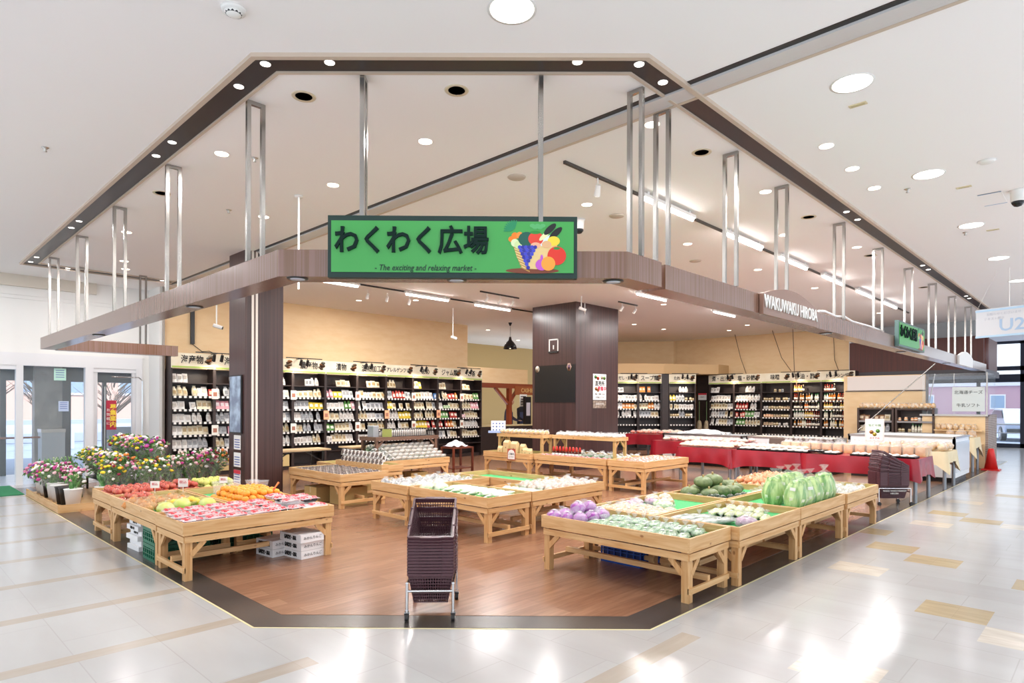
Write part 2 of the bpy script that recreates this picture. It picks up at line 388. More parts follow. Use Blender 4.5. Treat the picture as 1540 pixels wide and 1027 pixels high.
# left entrance: white frames, glass leaves, the porch behind
g = G()
for a, b in ((1.0, 1.12), (2.0, 2.11), (3.11, 3.25), (4.02, 4.14)): g.box(a, b, 15.04, 15.2, 0, 2.28)
g.box(1.0, 4.14, 15.04, 15.2, 2.28, 2.52); g.box(3.25, 4.02, 15.06, 15.2, 2.2, 2.28); g.box(1.12, 2.0, 15.06, 15.2, 2.2, 2.28)
for a, b in ((3.25, 3.33), (3.96, 4.02)): g.box(a, b, 15.09, 15.17, 0, 2.2)
g.box(3.33, 3.96, 15.09, 15.17, 0, .1)
struct('door_1', g, FRAMEW)
struct('window_3', G().box(1.12, 4.02, 15.13, 15.14, .05, 2.28), GLASS)
PORCH = M('grey_stone_cladding', '#8F8A84', .6, n2='#A39C94', sc=3, contrast=(.4, .6))
g = G(); g.box(2.12, 4.6, 17.2, 17.3, 2.05, 2.5, 1); g.box(0, 2.0, 17.2, 17.3, 2.1, 2.5, 1)
for a, b in ((2.02, 2.12), (3.08, 3.28), (3.9, 3.98), (1.3, 1.38)): g.box(a, b, 17.2, 17.3, 0, 2.5, 1)
g.box(2.58, 3.08, 17.0, 17.3, 0, 2.5, 0)
struct('door_2', g, [PORCH, NAVY])
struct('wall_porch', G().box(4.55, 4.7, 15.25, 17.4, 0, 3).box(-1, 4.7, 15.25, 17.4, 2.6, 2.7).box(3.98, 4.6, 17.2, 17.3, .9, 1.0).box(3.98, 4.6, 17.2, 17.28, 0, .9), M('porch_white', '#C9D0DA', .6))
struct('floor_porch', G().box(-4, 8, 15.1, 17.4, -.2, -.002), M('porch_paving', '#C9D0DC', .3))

# ---------------------------------------------------------------- outside, in daylight
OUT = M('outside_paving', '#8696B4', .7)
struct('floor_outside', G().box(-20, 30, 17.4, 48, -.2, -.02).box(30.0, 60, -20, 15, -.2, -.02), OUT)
def block(label, loc, w, d, h, c1, rz=0, win=6):
    t = thing('building', label, 'building', loc, rz)
    part('wall', G().box(-w/2, w/2, 0, d, 0, h), M('render_'+c1[1:], c1, .8), t)
    part('roof', G().box(-w/2-.2, w/2+.2, -.2, d+.2, h, h+.3), M('pale_roof', '#D8D8DC', .8), t)
    for i in range(win):
        x = -w/2+w*(i+.5)/win
        f = part('window', G().box(x-.45, x+.45, -.06, 0, h*.45, h*.8), FRAMEW, t)
        part('pane', G().box(x-.38, x+.38, -.08, -.06, h*.48, h*.77), M('outside_pane', '#8FA6BE', .2), f)
block('pale salmon apartment building across the road from the left entrance', (0, 44, 0), 30, 6, 4.6, '#D0B0A2', 0, 12)
block('dull pink shop building beyond the right-hand car park', (56, 0, 0), 34, 6, 3.0, '#B9929E', -PI/2, 8)
for i, y in enumerate((26, 29.5)):
    t = thing('guard_rail', ['nearer','farther'][i]+' white guard rail along the road outside the left entrance', 'guard rail', (1, y, 0))
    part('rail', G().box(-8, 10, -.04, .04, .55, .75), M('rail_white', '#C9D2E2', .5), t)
    for k in range(7): part('post', G().box(-8+3*k-.05, -8+3*k+.05, -.05, .05, 0, .8), M('rail_white', '#C9D2E2', .5), t)

for i, (x, y) in enumerate(((-1.5, 33), (1.0, 34), (3.2, 33), (5.5, 34.5), (8, 33.5), (-4, 34))):
    t = thing('bare_tree', f'{nth(i+1)} bare winter tree beyond the road outside the left entrance', 'tree', (x, y, 0)); rr = random.Random(i)
    part('trunk', G().tube((0,0,0), (0,0,1.6), .12, .07, 8), M('bark', '#5E5048', .9), t); g = G()
    for k in range(40):
        a = rr.uniform(0, 6.28); z0 = rr.uniform(1.0, 2.4); l = rr.uniform(.5, 1.3); p0 = Vector((.2*math.cos(a), .2*math.sin(a), z0)); p1 = p0+Vector((l*math.cos(a), l*math.sin(a), l*.9)); g.tube(p0, p1, .025, .008, 5)
        for q in range(3): b_ = a+rr.uniform(-1, 1); s0 = p0.lerp(p1, .4+.2*q); g.tube(s0, s0+Vector((.35*math.cos(b_), .35*math.sin(b_), .3)), .01, .004, 4)
    part('branch', g, M('bark', '#5E5048', .9), t)
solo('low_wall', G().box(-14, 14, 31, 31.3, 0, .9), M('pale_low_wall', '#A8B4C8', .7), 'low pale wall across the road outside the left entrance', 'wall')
solo('shop_sign_board', G().box(55.7, 55.9, 1.0, 4.2, 2.0, 2.7), M('teal_board', '#3FA8A4', .5), 'teal sign board on the shop beyond the right car park', 'sign')

# ---------------------------------------------------------------- hanging fascia of the shop
ZF0, ZF1 = 2.5, 2.7
def fascia(poly_o, poly_i, label, z0=ZF0, z1=ZF1):
    g = G()
    for k in range(len(poly_o)-1): g.prism([poly_o[k], poly_o[k+1], poly_i[k+1], poly_i[k]], z0, z1)
    return solo('fascia', g, FASC, label, 'fascia')
fo = [(2.14, 13.57), (2.14, 4.50), (3.97, 2.66), (4.46, 2.66)]; fi = [(2.35, 13.57), (2.35, 4.60), (4.06, 2.88), (4.46, 2.88)]
fascia(fo, fi, 'long walnut fascia hung from steel frames over the left and front edge of the shop')
fascia([(4.55, 2.68), (21.34, 2.68)], [(4.55, 2.9), (21.34, 2.9)], 'walnut fascia hung over the right edge of the shop along the aisle')
fascia([(2.351, 13.35), (4.30, 13.35)], [(2.351, 13.57), (4.30, 13.57)], 'short walnut fascia returning to the back wall beside the left entrance', 2.49, 2.69)
# square-loop steel hangers
def hanger(loc, rz, w, label, h=HC-ZF1):
    t = thing('steel_hanger', label, 'hanger', loc, rz, 'steel hangers of the fascia'); s = .016
    for x in (-w/2+s, w/2-s): part('upright', G().box(x-s, x+s, -s, s, 0, h-.032), STEEL, t)
    part('top_bar', G().box(-w/2, w/2, -s, s, h-.032, h), STEEL, t)
    return t
for k in range(5): hanger((2.21, 5.06+1.95*k, ZF1), 0, .15, f'{nth(k+1)} steel loop hanger from the front corner on the left fascia')
for k in range(8): hanger((5.85+1.0*0+[0,1.27,3.25,5.12,7.05,9.0,11.0,13.05][k], 2.735, ZF1), PI/2, .15, f'{nth(k+1)} steel loop hanger along the right fascia above the aisle, counted from the corner')
a45 = -rad(45.2)
hanger((2.60, 4.08, ZF1), PI/4, .13, 'steel loop hanger behind the left end of the big green sign')
hanger((3.51, 3.12, ZF1), PI/4, .13, 'steel loop hanger behind the right end of the big green sign')
hanger((4.17, 2.72, ZF1), PI/2, .14, 'steel loop hanger on the right end of the front fascia')
hanger((4.61, 2.75, ZF1), PI/2, .15, 'steel loop hanger on the near end of the right fascia')
hanger((2.72, 13.42, ZF1-.01), 0, .13, 'left steel loop hanger of the short fascia by the entrance', HC-ZF1+.01)
hanger((3.70, 13.42, ZF1-.01), 0, .13, 'right steel loop hanger of the short fascia by the entrance', HC-ZF1+.01)
# small dead lamps under the fascia
for i, (x, y) in enumerate([(2.27, 4.46), (3.13, 3.63), (3.99, 2.80), (2.24, 6.49), (2.25, 10.13), (8.75, 2.79), (12.63, 2.79), (16.6, 2.79)]):
    t = thing('fascia_light', ['recessed light under the left corner of the front fascia', 'recessed light under the big green sign', 'recessed light under the right corner of the front fascia', 'nearer recessed light under the left fascia', 'farther recessed light under the left fascia', 'first recessed light under the right fascia', 'recessed light under the right fascia by the small green sign', 'farthest recessed light under the right fascia'][i], 'ceiling light', (x, y, ZF0))
    part('ring', G().lathe([(.075, -.008), (.08, 0)], 20), BLACKPL, t); part('lens', G().lathe([(.05, -.012), (.055, -.008)], 20), DIML, t)

# ---------------------------------------------------------------- the big green sign
GREEN = M('sign_green', '#43A24E', .35); DGREEN = M('sign_dark_green', '#10302A', .55)
sa = math.atan2(2.66-4.50, 3.97-2.14)
mid = Vector((3.055, 3.58, 0)); dx = Vector((math.cos(sa), math.sin(sa), 0)); ny = Vector((math.sin(sa), -math.cos(sa), 0))
SW, SH = 1.83, .455
def fruit_art(t, cx, cz, s, y0, thin=1.):
    """harvest basket painted on the sign board"""
    def disc(x, z, r, rz, c, y, seg=18, name='painted_fruit', j=0., rot=0):
        gg = G(); pts = []
        for k in range(seg):
            a = 2*PI*k/seg; px, pz = r*math.cos(a), rz*math.sin(a); pts.append((px*math.cos(rot)-pz*math.sin(rot), px*math.sin(rot)+pz*math.cos(rot)))
        gg.add([(cx+(x+p[0])*s, y0-y, cz+(z+p[1])*s) for p in pts], [tuple(range(seg))]); n = len(gg.v)
        gg.add([(cx+(x+p[0])*s, y0, cz+(z+p[1])*s) for p in pts], [])
        for k in range(seg): gg.f.append((k, n+k, n+(k+1)%seg, (k+1)%seg)); gg.m.append(0); gg.s.append(False)
        part(name, gg, M('paint_'+c[1:], c, .4), t)
    d = .0006*thin
    disc(0, -.93, .95, .1, '#7A3B22', d)
    gg = G()
    gg.add([(cx+x*s, y0-2*d, cz+z*s) for x, z in ((-.72,.12),(-.55,-.45),(-.35,-.85),(.65,-.9),(.86,-.3),(.88,.1))], [(0,1,2,3,4,5)])
    part('painted_basket', gg, M('paint_straw', '#E6C98A', .5), t)
    gg = G()
    for k in range(9):
        z = .02-.1*k
        gg.add([(cx+x*s, y0-2.4*d, cz+zz*s) for x, zz in ((-.7+.035*k,z),(-.25+.02*k,z-.16),(-.25+.02*k,z-.2),(-.7+.035*k,z-.04))], [(0,1,2,3)])
    part('painted_weave', gg, M('paint_weave', '#B98F4A', .5), t)
    for k, (x, z, rr, c) in enumerate(((-.62,.3,.12,'#F08020'),(-.45,.32,.12,'#F59038'),(-.75,.18,.1,'#F08020'),(-.62,.05,.14,'#DCE8B8'),(-.5,-.02,.14,'#CFE0A0'))): disc(x, z, rr, rr, c, (3+k*.2)*d)
    for k in range(9):
        a = 1.3+k*.24; disc(-.66+.2*math.cos(a), .5+.2*math.sin(a), .17, .035, '#1E8A5A', (3+.1*k)*d, 10, 'painted_leaf', rot=a)
    disc(-.2, .18, .3, .26, '#14584A', 4*d); disc(.12, .2, .27, .24, '#E0402E', 4.5*d); disc(.1, .42, .2, .06, '#2E8B3A', 4.8*d, 10, 'painted_leaf')
    for k in range(5): disc(.0+.09*k, .66-.06*(k%2), .1, .07, '#58B06A', (4+.1*k)*d, 10, 'painted_leaf')
    for k, (x, z) in enumerate([(i*.11-.45+.05*j, -.1-j*.12) for j in range(7) for i in range(max(1, 6-j))]): disc(x, z, .068, .068, '#2A2C9C' if k%2 else '#3E45C4', (6+.02*k)*d, 10, 'painted_grape')
    disc(.5, .15, .1, .32, '#DDEBF2', 4.4*d, 14, 'painted_bottle', rot=-.9); disc(.82, .4, .3, .11, '#101314', 5*d, 14, 'painted_bottle', rot=.75); disc(.62, .54, .28, .11, '#15191A', 4.8*d, 14, 'painted_bottle', rot=.75)
    disc(.42, .3, .24, .08, '#E9E6B0', 4.7*d, 12, 'painted_bottle', rot=.75)
    disc(.5, .0, .17, .13, '#E0B080', 6*d); disc(.75, .12, .22, .17, '#F2D23C', 5.6*d); disc(.12, -.03, .18, .1, '#F0B090', 5.8*d)
    disc(.86, -.4, .33, .33, '#DE3222', 8*d, 22); disc(.86, -.14, .12, .05, '#2E8B3A', 8.4*d, 10, 'painted_leaf')
    disc(.33, -.72, .22, .2, '#C25AC8', 8.2*d); disc(.33, -.5, .05, .14, '#C25AC8', 8.3*d, 10); disc(.56, -.68, .25, .25, '#F4A03A', 9*d)
def shop_sign(name, label, loc, rz, w, h, full=True):
    t = thing(name, label, 'sign', loc, rz)
    part('frame', G().box(-w/2, w/2, 0, .06, 0, h), DGREEN if full else M('grey_green_frame', '#4F6B68', .4), t)
    b = .026 if full else .02
    part('panel', G().box(-w/2+b, w/2-b, -.006, 0, b*1.5, h-b*1.5), GREEN, t)
    k = w/1.83
    text('わくわく広場', .215*k, M('sign_letter', '#0B2620', .7, spec=.2), t, (-.3*k, -.012, h*.57), 0, .012, .0045, .88)
    if full: text('- The exciting and relaxing market -', .062, DGREEN, t, (-.2, -.009, h*.155), 0, .001, .0003, .83, shear=.25)
    fruit_art(t, .585*k, h*.545, .208*k, -.006)
    return t
shop_sign('shop_sign', 'big green shop sign with a painted fruit basket on the front fascia', tuple(mid+ny*.065+Vector((-.0, 0, 2.482))), sa, SW, SH)
shop_sign('shop_sign', 'small green shop sign seen edge-on, on the right fascia', (12.62, 2.615, 2.53), 0, 1.83, .42, False)
# arched name boards
def arch_sign(label, x0, w, txt):
    t = thing('arched_sign', label, 'sign', (x0, 2.63, 2.49)); h0, h1 = .21, .33
    g = G(); n = 16; pts = [(0, 0), (w, 0)]+[(w*(1-i/n), h0+(h1-h0)*math.sin(PI*i/n)) for i in range(n+1)]
    gg = [(x, z) for x, z in pts]; m_ = len(gg)
    g.add([(x, 0, z) for x, z in gg]+[(x, .045, z) for x, z in gg], [tuple(range(m_)), tuple(range(2*m_-1, m_-1, -1))]+[(i, m_+i, m_+(i+1)%m_, (i+1)%m_) for i in range(m_)])
    part('board', g, M('bronze_board', '#8A6A5C', .3) if w < 1.7 else WHITE, t)
    if txt: text(txt, .19, WHITE, t, (w/2, -.008, .125), 0, .006, .002, .8)
arch_sign('arched bronze name board with white letters on the right fascia', 6.38, 1.55, 'WAKUWAKU HIROBA')
arch_sign('small pale arched board at the far end of the right fascia', 17.1, 1.75, '')
solo('cable_bundle', G().path([(8.2, 2.7, 2.72), (8.5, 2.72, 2.75), (8.9, 2.72, 2.73), (9.3, 2.72, 2.76), (9.6, 2.72, 2.73), (10.4, 2.72, 2.74), (11.2, 2.72, 2.73)], .016), WHITE, 'white cable bundle lying on top of the right fascia', 'cable')

# ---------------------------------------------------------------- lamps in the ceiling
def lamp(kind, r, power, lens, loc, label, cat='ceiling light', color=(1, .99, 1), deep=.0, group=None):
    t = thing(kind, label, cat, loc, 0, group)
    part('trim_ring', G().lathe([(r*.98, 0), (r*1.14, -.004), (r*1.14, 0)], 28), WHITE, t)
    part('lens', G().lathe([(0, -.006), (r, -.006), (r, -.002)], 28), lens, t)
    if power:
        l = bpy.data.lights.new('lamp_light', 'AREA'); l.shape = 'DISK'; l.size = r*1.9; l.energy = power*LAMP; l.color = color
        lo = bpy.data.objects.new('lamp_light', l); COL.objects.link(lo); lo.parent = t; lo.location = (0, 0, -.012)
    return t
n = 0
for x in (-2.43, .18, 2.79, 5.40-.18, 7.83, 10.44, 13.05, 15.66, 18.3, 20.9, 23.5, 26.1):
    n += 1
    y = 2.72 if abs(x-2.79) < .1 else 1.48
    lamp('round_downlight', .135, 7, LENS, (x, y, HC), 'large round white downlight above the front corner' if y > 2 else f'{nth(n)} large round white downlight over the right aisle')
for n, (x, y) in enumerate([(.2, .2), (-1.5, 3.2), (.3, 5.8), (.3, 8.4), (.3, 11.0), (.3, 13.6), (6, -1.2), (11.2, -1.2), (16.4, -1.2)]): lamp('round_downlight', .135, 6 if x > 1 or y < 4 else 30, LENS, (x, y, HC), ['large round downlight above the camera corner', 'large round downlight over the left mall floor'][n > 0]+('' if n < 1 else f', {nth(n)} one'))
for n, (x, y) in enumerate([(2.0, 4.42), (2.0, 4.88), (2.31, 4.07), (3.53, 2.79), (3.86, 2.49), (4.2, 2.5), (1.995, 6.37), (1.995, 6.83), (1.995, 10.02), (1.995, 10.47), (1.995, 13.0), (1.99, 13.5), (8.6, 2.5), (9.06, 2.5), (12.79, 2.5), (13.24, 2.5), (17.0, 2.5), (17.4, 2.5), (2.55, 13.65), (4.1, 13.65)]):
    lamp('channel_spotlight', .034, 9 if n < 10 or 11 < n < 16 else 5, LENS, (x, y, HC-.006), f'small bright spotlight number {nth(n+1)} in the dark ceiling channel' if n > 5 else ['small spotlight in the dark channel left of the left front corner', 'small spotlight lower down the left run of the dark channel', 'small spotlight on the front run of the channel above the left of the sign', 'small spotlight on the front run of the channel above the right of the sign', 'small spotlight at the right front corner of the dark channel', 'small spotlight in the dark channel just before the metal rail'][n])
for n, (x, y) in enumerate([(2.43, 6.33), (3.63, 4.66), (3.64, 6.33), (3.63, 8.06), (6.14, 4.7), (8.69, 4.74), (4.78, 2.95), (7.18, 2.94), (9.18, 3.49), (6.31, 2.01), (7.1, 2.01), (7.9, 2.01), (10.66, 2.95), (13.75, 4.6), (11.2, 4.72), (2.6, 10.2), (3.1, 12.3), (9.0, 11.9), (6.2, 8.1), (9.5, 8.2), (13.5, 8.0), (11.2, 6.4), (16.2, 6.4), (16.2, 10.6), (18.7, 8.2), (14.2, 14.9), (17.2, 16.4), (14.8, 11.9), (8.1, 12.9), (16.0, .4), (18.6, 4.6), (19.6, 7.0), (19.6, 9.2), (17.9, 10.6), (3.3, 13.0)]):  # the last downlights listed are added to brighten the dim end walls
    lamp('downlight', .062, 9 if y < 2.6 else (48 if x < 16.5 else 20), LENSW, (x, y, HC), f'small warm round downlight, {nth(n+1)} of those, some added, set flush in the ceiling', color=(1, .97, .94))
for n, (x, y) in enumerate([(2.43, 4.68), (3.21, 3.73), (2.4, 8.02), (5.64, 2.93), (8.53, 2.93), (11.4, 2.95), (15.2, 2.95)]):
    t = thing('empty_downlight', f'{nth(n+1)} unlit open downlight socket in the ceiling', 'ceiling light', (x, y, HC))
    part('rim', G().lathe([(.066, -.001), (.09, -.006), (.095, 0)], 24), M('cream_rim', '#DCCFB4', .5), t)
    part('socket', G().lathe([(0, -.003), (.066, -.003)], 24), BLACKPL, t)  # flat black disc paints in the darkness of the open hole
for n, (x, y) in enumerate([(4.88, 4.68), (6.77, 4.7), (9.8, 5.2), (8.2, 6.9), (12, 7.3)]):
    solo('ceiling_speaker', G().lathe([(0, -.012), (.09, -.012), (.1, 0)], 24), M('speaker_grille', '#C9BDB0', .6), f'{nth(n+1)} flat round beige speaker grille in the ceiling', 'speaker', (x, y, HC))
# fluorescent tubes under their rails
def tube_light(x, y, label, rail=False):
    t = thing('tube_light', label, 'ceiling light', (x, y, HC), 0, 'fluorescent tubes under the ceiling')
    part('housing', G().box(-.62, .62, -.03, .03, -.07, -.03), WHITE, t)
    part('bracket', G().box(-.5, -.46, -.02, .02, -.03, 0).box(.46, .5, -.02, .02, -.03, 0), WHITE, t)
    part('tube', G().tube((-.58, 0, -.09), (.58, 0, -.09), .02, n=12), TUBE, t)
    l = bpy.data.lights.new('lamp_light', 'AREA'); l.shape = 'RECTANGLE'; l.size = 1.15; l.size_y = .06; l.energy = (52 if y < 5 else 90)*LAMP; l.color = (1, .99, .98)
    lo = bpy.data.objects.new('lamp_light', l); COL.objects.link(lo); lo.parent = t; lo.location = (0, 0, -.125)
for k, x in enumerate((6.75, 8.85, 10.75, 12.75, 14.8, 16.75)): tube_light(x, 3.93, f'{nth(k+1)} fluorescent tube along the long right-hand lighting rail')
for k, x in enumerate((6.3, 8.65, 10.65, 14.9)): tube_light(x, 11.0, f'{nth(k+1)} fluorescent tube along the inner rail towards the back shelves')
for k, x in enumerate((8.0, 12.0, 15.5)): tube_light(x, 7.4, f'{nth(k+1)} fluorescent tube hidden over the middle of the shop')
for y, x0, x1, w_ in ((4.02, 4.88, 19.0, 'right-hand'), (11.1, 5.0, 15.6, 'inner')):
    solo('lighting_rail', G().box(x0, x1, y-.015, y+.015, HC-.03, HC), BLACK if y > 10 else M('dark_rail', '#4A4440', .4), f'thin {w_} lighting rail on the ceiling', 'lighting rail')
# aimed spot heads
def spot_head(x, y, z, rz, label, white=True, on=True, tilt=.7, pwr=14):
    t = thing('track_spotlight', label, 'spotlight', (x, y, z), rz); mm = WHITE if white else BLACK
    part('stem', G().tube((0,0,0), (0,0,-.1), .008), mm, t)
    d = Vector((0, -math.sin(tilt), -math.cos(tilt))); c = Vector((0, 0, -.12))
    part('head', G().tube(c-d*.05, c+d*.07, .026, .034, 14), mm, t)
    part('lens', G().tube(c+d*.071, c+d*.073, .028, .028, 14), LENSW if on else DIML, t)
    if on and pwr:
        l = bpy.data.lights.new('lamp_light', 'SPOT'); l.spot_size = 1.4; l.spot_blend = .6; l.energy = pwr*LAMP*2.2; l.color = (1, .9, .75); l.shadow_soft_size = .03
        lo = bpy.data.objects.new('lamp_light', l); COL.objects.link(lo); lo.parent = t; lo.location = c+d*.09; lo.rotation_euler = (-tilt, 0, 0)
spot_head(5.44, 4.02, HC-.03, 2.4, 'white spotlight at the near end of the right-hand rail')
for k, x in enumerate((7.5, 8.0, 8.6)): spot_head(x, 11.6, HC, 2.9, f'{nth(k+1)} white spotlight aimed at the back shelves')
solo('lighting_rail', G().box(9.2, 10.4, 9.88, 9.91, HC-.03, HC), BLACK, 'short black lighting rail behind the big green sign', 'lighting rail')
solo('lighting_rail', G().box(12.35, 13.15, 8.5, 8.53, HC-.03, HC), BLACK, 'short black lighting rail beside the central pillar', 'lighting rail')
spot_head(12.5, 8.515, HC-.03, 3.1, 'lit white spotlight beside the central pillar'); spot_head(13.05, 8.515, HC-.03, 3.1, 'right-hand white spotlight beside the central pillar', pwr=0)
for k, x in enumerate((9.4, 9.8, 10.2)): spot_head(x, 9.895, HC-.03, 3.1, f'{nth(k+1)} white spotlight on the short rail behind the sign', on=False)
# black lamp arms over the shelf signs
def arm_lamp(x, y, z, rz, label, on=True):
    t = thing('shelf_spotlight', label, 'spotlight', (x, y, z), rz, 'black spotlights over the shelf signs')
    part('arm', G().beam((-.45, .0, 0), (.45, .0, .0), .02, .02).beam((0, 0, 0), (0, .4, 0), .02, .02), BLACK, t)
    for s in (-.08, .08):
        h = part('spotlight_head', G().tube((s, -.02, -.04), (s, .04, -.17), .03, .036, 12).tube((s, 0, 0), (s, 0, -.06), .008), BLACK, t)
        part('lens', G().tube((s, .041, -.172), (s, .042, -.175), .03, .03, 12), LENSW, h)
    l = bpy.data.lights.new('lamp_light', 'SPOT'); l.spot_size = 1.9; l.spot_blend = .7; l.energy = 60*LAMP; l.color = (1, .86, .66); l.shadow_soft_size = .04
    lo = bpy.data.objects.new('lamp_light', l); COL.objects.link(lo); lo.parent = t; lo.location = (0, .0, -.2); lo.rotation_euler = (.62, 0, 0)
for k, x in enumerate((5.2, 7.15, 8.9, 10.65, 12.3)): arm_lamp(x, 13.7, 2.622, 0, f'{nth(k+1)} black twin spotlight above the back shelf signs, from the left')
for k, y in enumerate((9.55, 7.4, 6.3)): arm_lamp(20.42, y, 2.622, -PI/2, f'{nth(k+1)} black twin spotlight above the right shelf signs, from the corner')
arm_lamp(17.95, 11.75, 2.622, -.8, 'black twin spotlight at the far corner shelves'); arm_lamp(19.2, 10.55, 2.622, -.8, 'black twin spotlight beside the mop corner')
# bits on the ceiling
def ceiling_bit(name, label, cat, loc, prof, mats, m2=None):
    return solo(name, G().lathe(prof, 20), mats, label, cat, loc)
t = thing('smoke_detector', 'round white smoke detector at the top left of the ceiling', 'smoke detector', (1.59, 3.96, HC))
part('base', G().lathe([(.07, -.02), (.075, 0)], 24), WHITE, t); part('dome', G().lathe([(0, -.05), (.025, -.048), (.045, -.035), (.055, -.02)], 24), WHITE, t); part('vent_slot', G().lathe([(.046, -.036), (.05, -.028)], 12), BLACKPL, t)
def dome_cam(x, y, label):
    t = thing('dome_camera', label, 'security camera', (x, y, HC))
    part('housing', G().lathe([(.065, -.13), (.07, -.02), (.085, 0)], 22), WHITE, t); part('dome', G().lathe([(0, -.19), (.035, -.18), (.06, -.15), (.062, -.13)], 22), M('smoked_dome', '#16181C', .08), t)
dome_cam(9.1, .86, 'white dome security camera over the right aisle'); dome_cam(6.57, 5.16, 'white dome security camera behind the big green sign')
for n, (x, y, r_) in enumerate([(8.2, 1.75, .018), (1.2, 7.4, .016), (3.2, 8.1, .018), (2.7, 6.2, .016), (10.8, 1.6, .018), (5.7, 8.2, .018)]):
    ceiling_bit('sprinkler', f'{nth(n+1)} small metal sprinkler head on the ceiling', 'sprinkler', (x, y, HC), [(0, -.045), (r_, -.04), (r_*.5, -.02), (r_*1.9, -.002), (r_*2, 0)], ALU)
for n, (x, y, w_, d_) in enumerate([(5.62, 1.55, .05, .13), (8.55, 1.28, .05, .14), (10.9, 1.3, .05, .14)]):
    t = thing('ceiling_socket', f'{nth(n+1)} cream socket plate on the ceiling of the right aisle', 'socket', (x, y, HC)); part('plate', G().box(-w_/2, w_/2, -d_/2, d_/2, -.008, 0), M('cream_plate', '#D8CBA8', .5), t)
    part('outlet', G().box(-.012, .012, -.05, .05, -.011, -.008), M('cream_plate2', '#C2B48C', .5), t)
ceiling_bit('smoke_detector', 'flat white detector disc over the right aisle', 'smoke detector', (7.8, .98, HC), [(0, -.02), (.06, -.02), (.08, 0)], WHITE)
solo('access_panel', G().box(9.0, 9.55, 1.0, 1.22, HC-.004, HC, 0).box(9.0, 9.02, 1.0, 1.22, HC-.005, HC, 1).box(9.53, 9.55, 1.0, 1.22, HC-.005, HC, 1), [CEIL, M('blue_tape', '#9FB4D6', .5)], 'ceiling access panel edged with pale blue tape', 'access panel')
def pole(x, y, z0, label, r_=.012):
    t = thing('ceiling_pole', label, 'pole', (x, y, z0)); part('rod', G().tube((0,0,0), (0,0,HC-z0), r_, n=10), WHITE, t); part('flange', G().lathe([(.05, HC-z0-.02), (.05, HC-z0)], 16), WHITE, t)
    return t
pole(3.55, 6.95, 2.9, 'white rod hanging from the ceiling left of the big green sign')
def bullet_cam(x, y, z, label):
    t = thing('ceiling_camera', label, 'security camera', (x, y, z))
    part('rod', G().tube((0,0,.05), (0,0,HC-z), .012, n=10), WHITE, t); part('body', G().tube((-.05,.02,.03), (.08,-.06,-.02), .035, n=12), WHITE, t); part('lens', G().tube((.08,-.06,-.02), (.09,-.067,-.024), .028, n=12), BLACK, t)
bullet_cam(10.4, 12.2, 3.25, 'white camera hanging on a rod before the tan back wall'); bullet_cam(11.2, 8.72, 3.7, 'white camera hanging near the top of the central pillar'); bullet_cam(4.6, 12.2, 3.0, 'white camera hanging behind the left fascia')
# pendant lamps over the till
for n, (x, y) in enumerate([(13.4, 13.1), (14.7, 12.4)]):
    t = thing('pendant_lamp', ['black dome pendant lamp left of the central pillar', 'black dome pendant lamp half hidden by the central pillar'][n], 'pendant lamp', (x, y, HC))
    part('canopy', G().lathe([(.02, -.09), (.06, 0)], 14), BLACK, t); part('cord', G().tube((0,0,-.08), (0,0,-.42), .006), BLACK, t)
    part('lamp_shade', G().lathe([(.03, -.42), (.05, -.52), (.11, -.58), (.18, -.68), (.205, -.78), (.2, -.78), (.17, -.68)], 24), M('gloss_black', '#141214', .15), t); part('bulb', G().sph((0,0,-.72), .05, 12), LENSW, t)
# hanging blue and white banner over the right aisle
t = thing('hanging_banner', 'white hanging banner with blue edges over the right aisle', 'banner', (14.28, 1.95, 2.80), -PI/2-.35)
part('panel', G().box(0, 2.4, -.004, .004, 0, .52), M('banner_white', '#C9CCD2', .6), t)
for z in (.0, .47): part('edge_band', G().box(-.005, 2.4, -.008, .008, z, z+.035), M('banner_blue', '#A9C8E0', .6), t)
text('U2O', .3, M('banner_letters', '#9DB6D2', .6), t, (.72, -.006, .19), 0, .001, .004, 1.15)
text('お知らせくださいませ', .055, M('banner_letters2', '#B4B8C4', .6), t, (.45, -.006, .41), 0, .001); text('テキスト掲示', .055, M('banner_letters2', '#B4B8C4', .6), t, (.3, -.006, .33), 0, .001)
for x in (.54, 1.9): part('rod', G().tube((x, 0, .52), (x, 0, HC-2.8), .006), WHITE, t)
part('wire', G().tube((.02, 0, .52), (.35, 0, HC-2.8), .002), ALU, t)

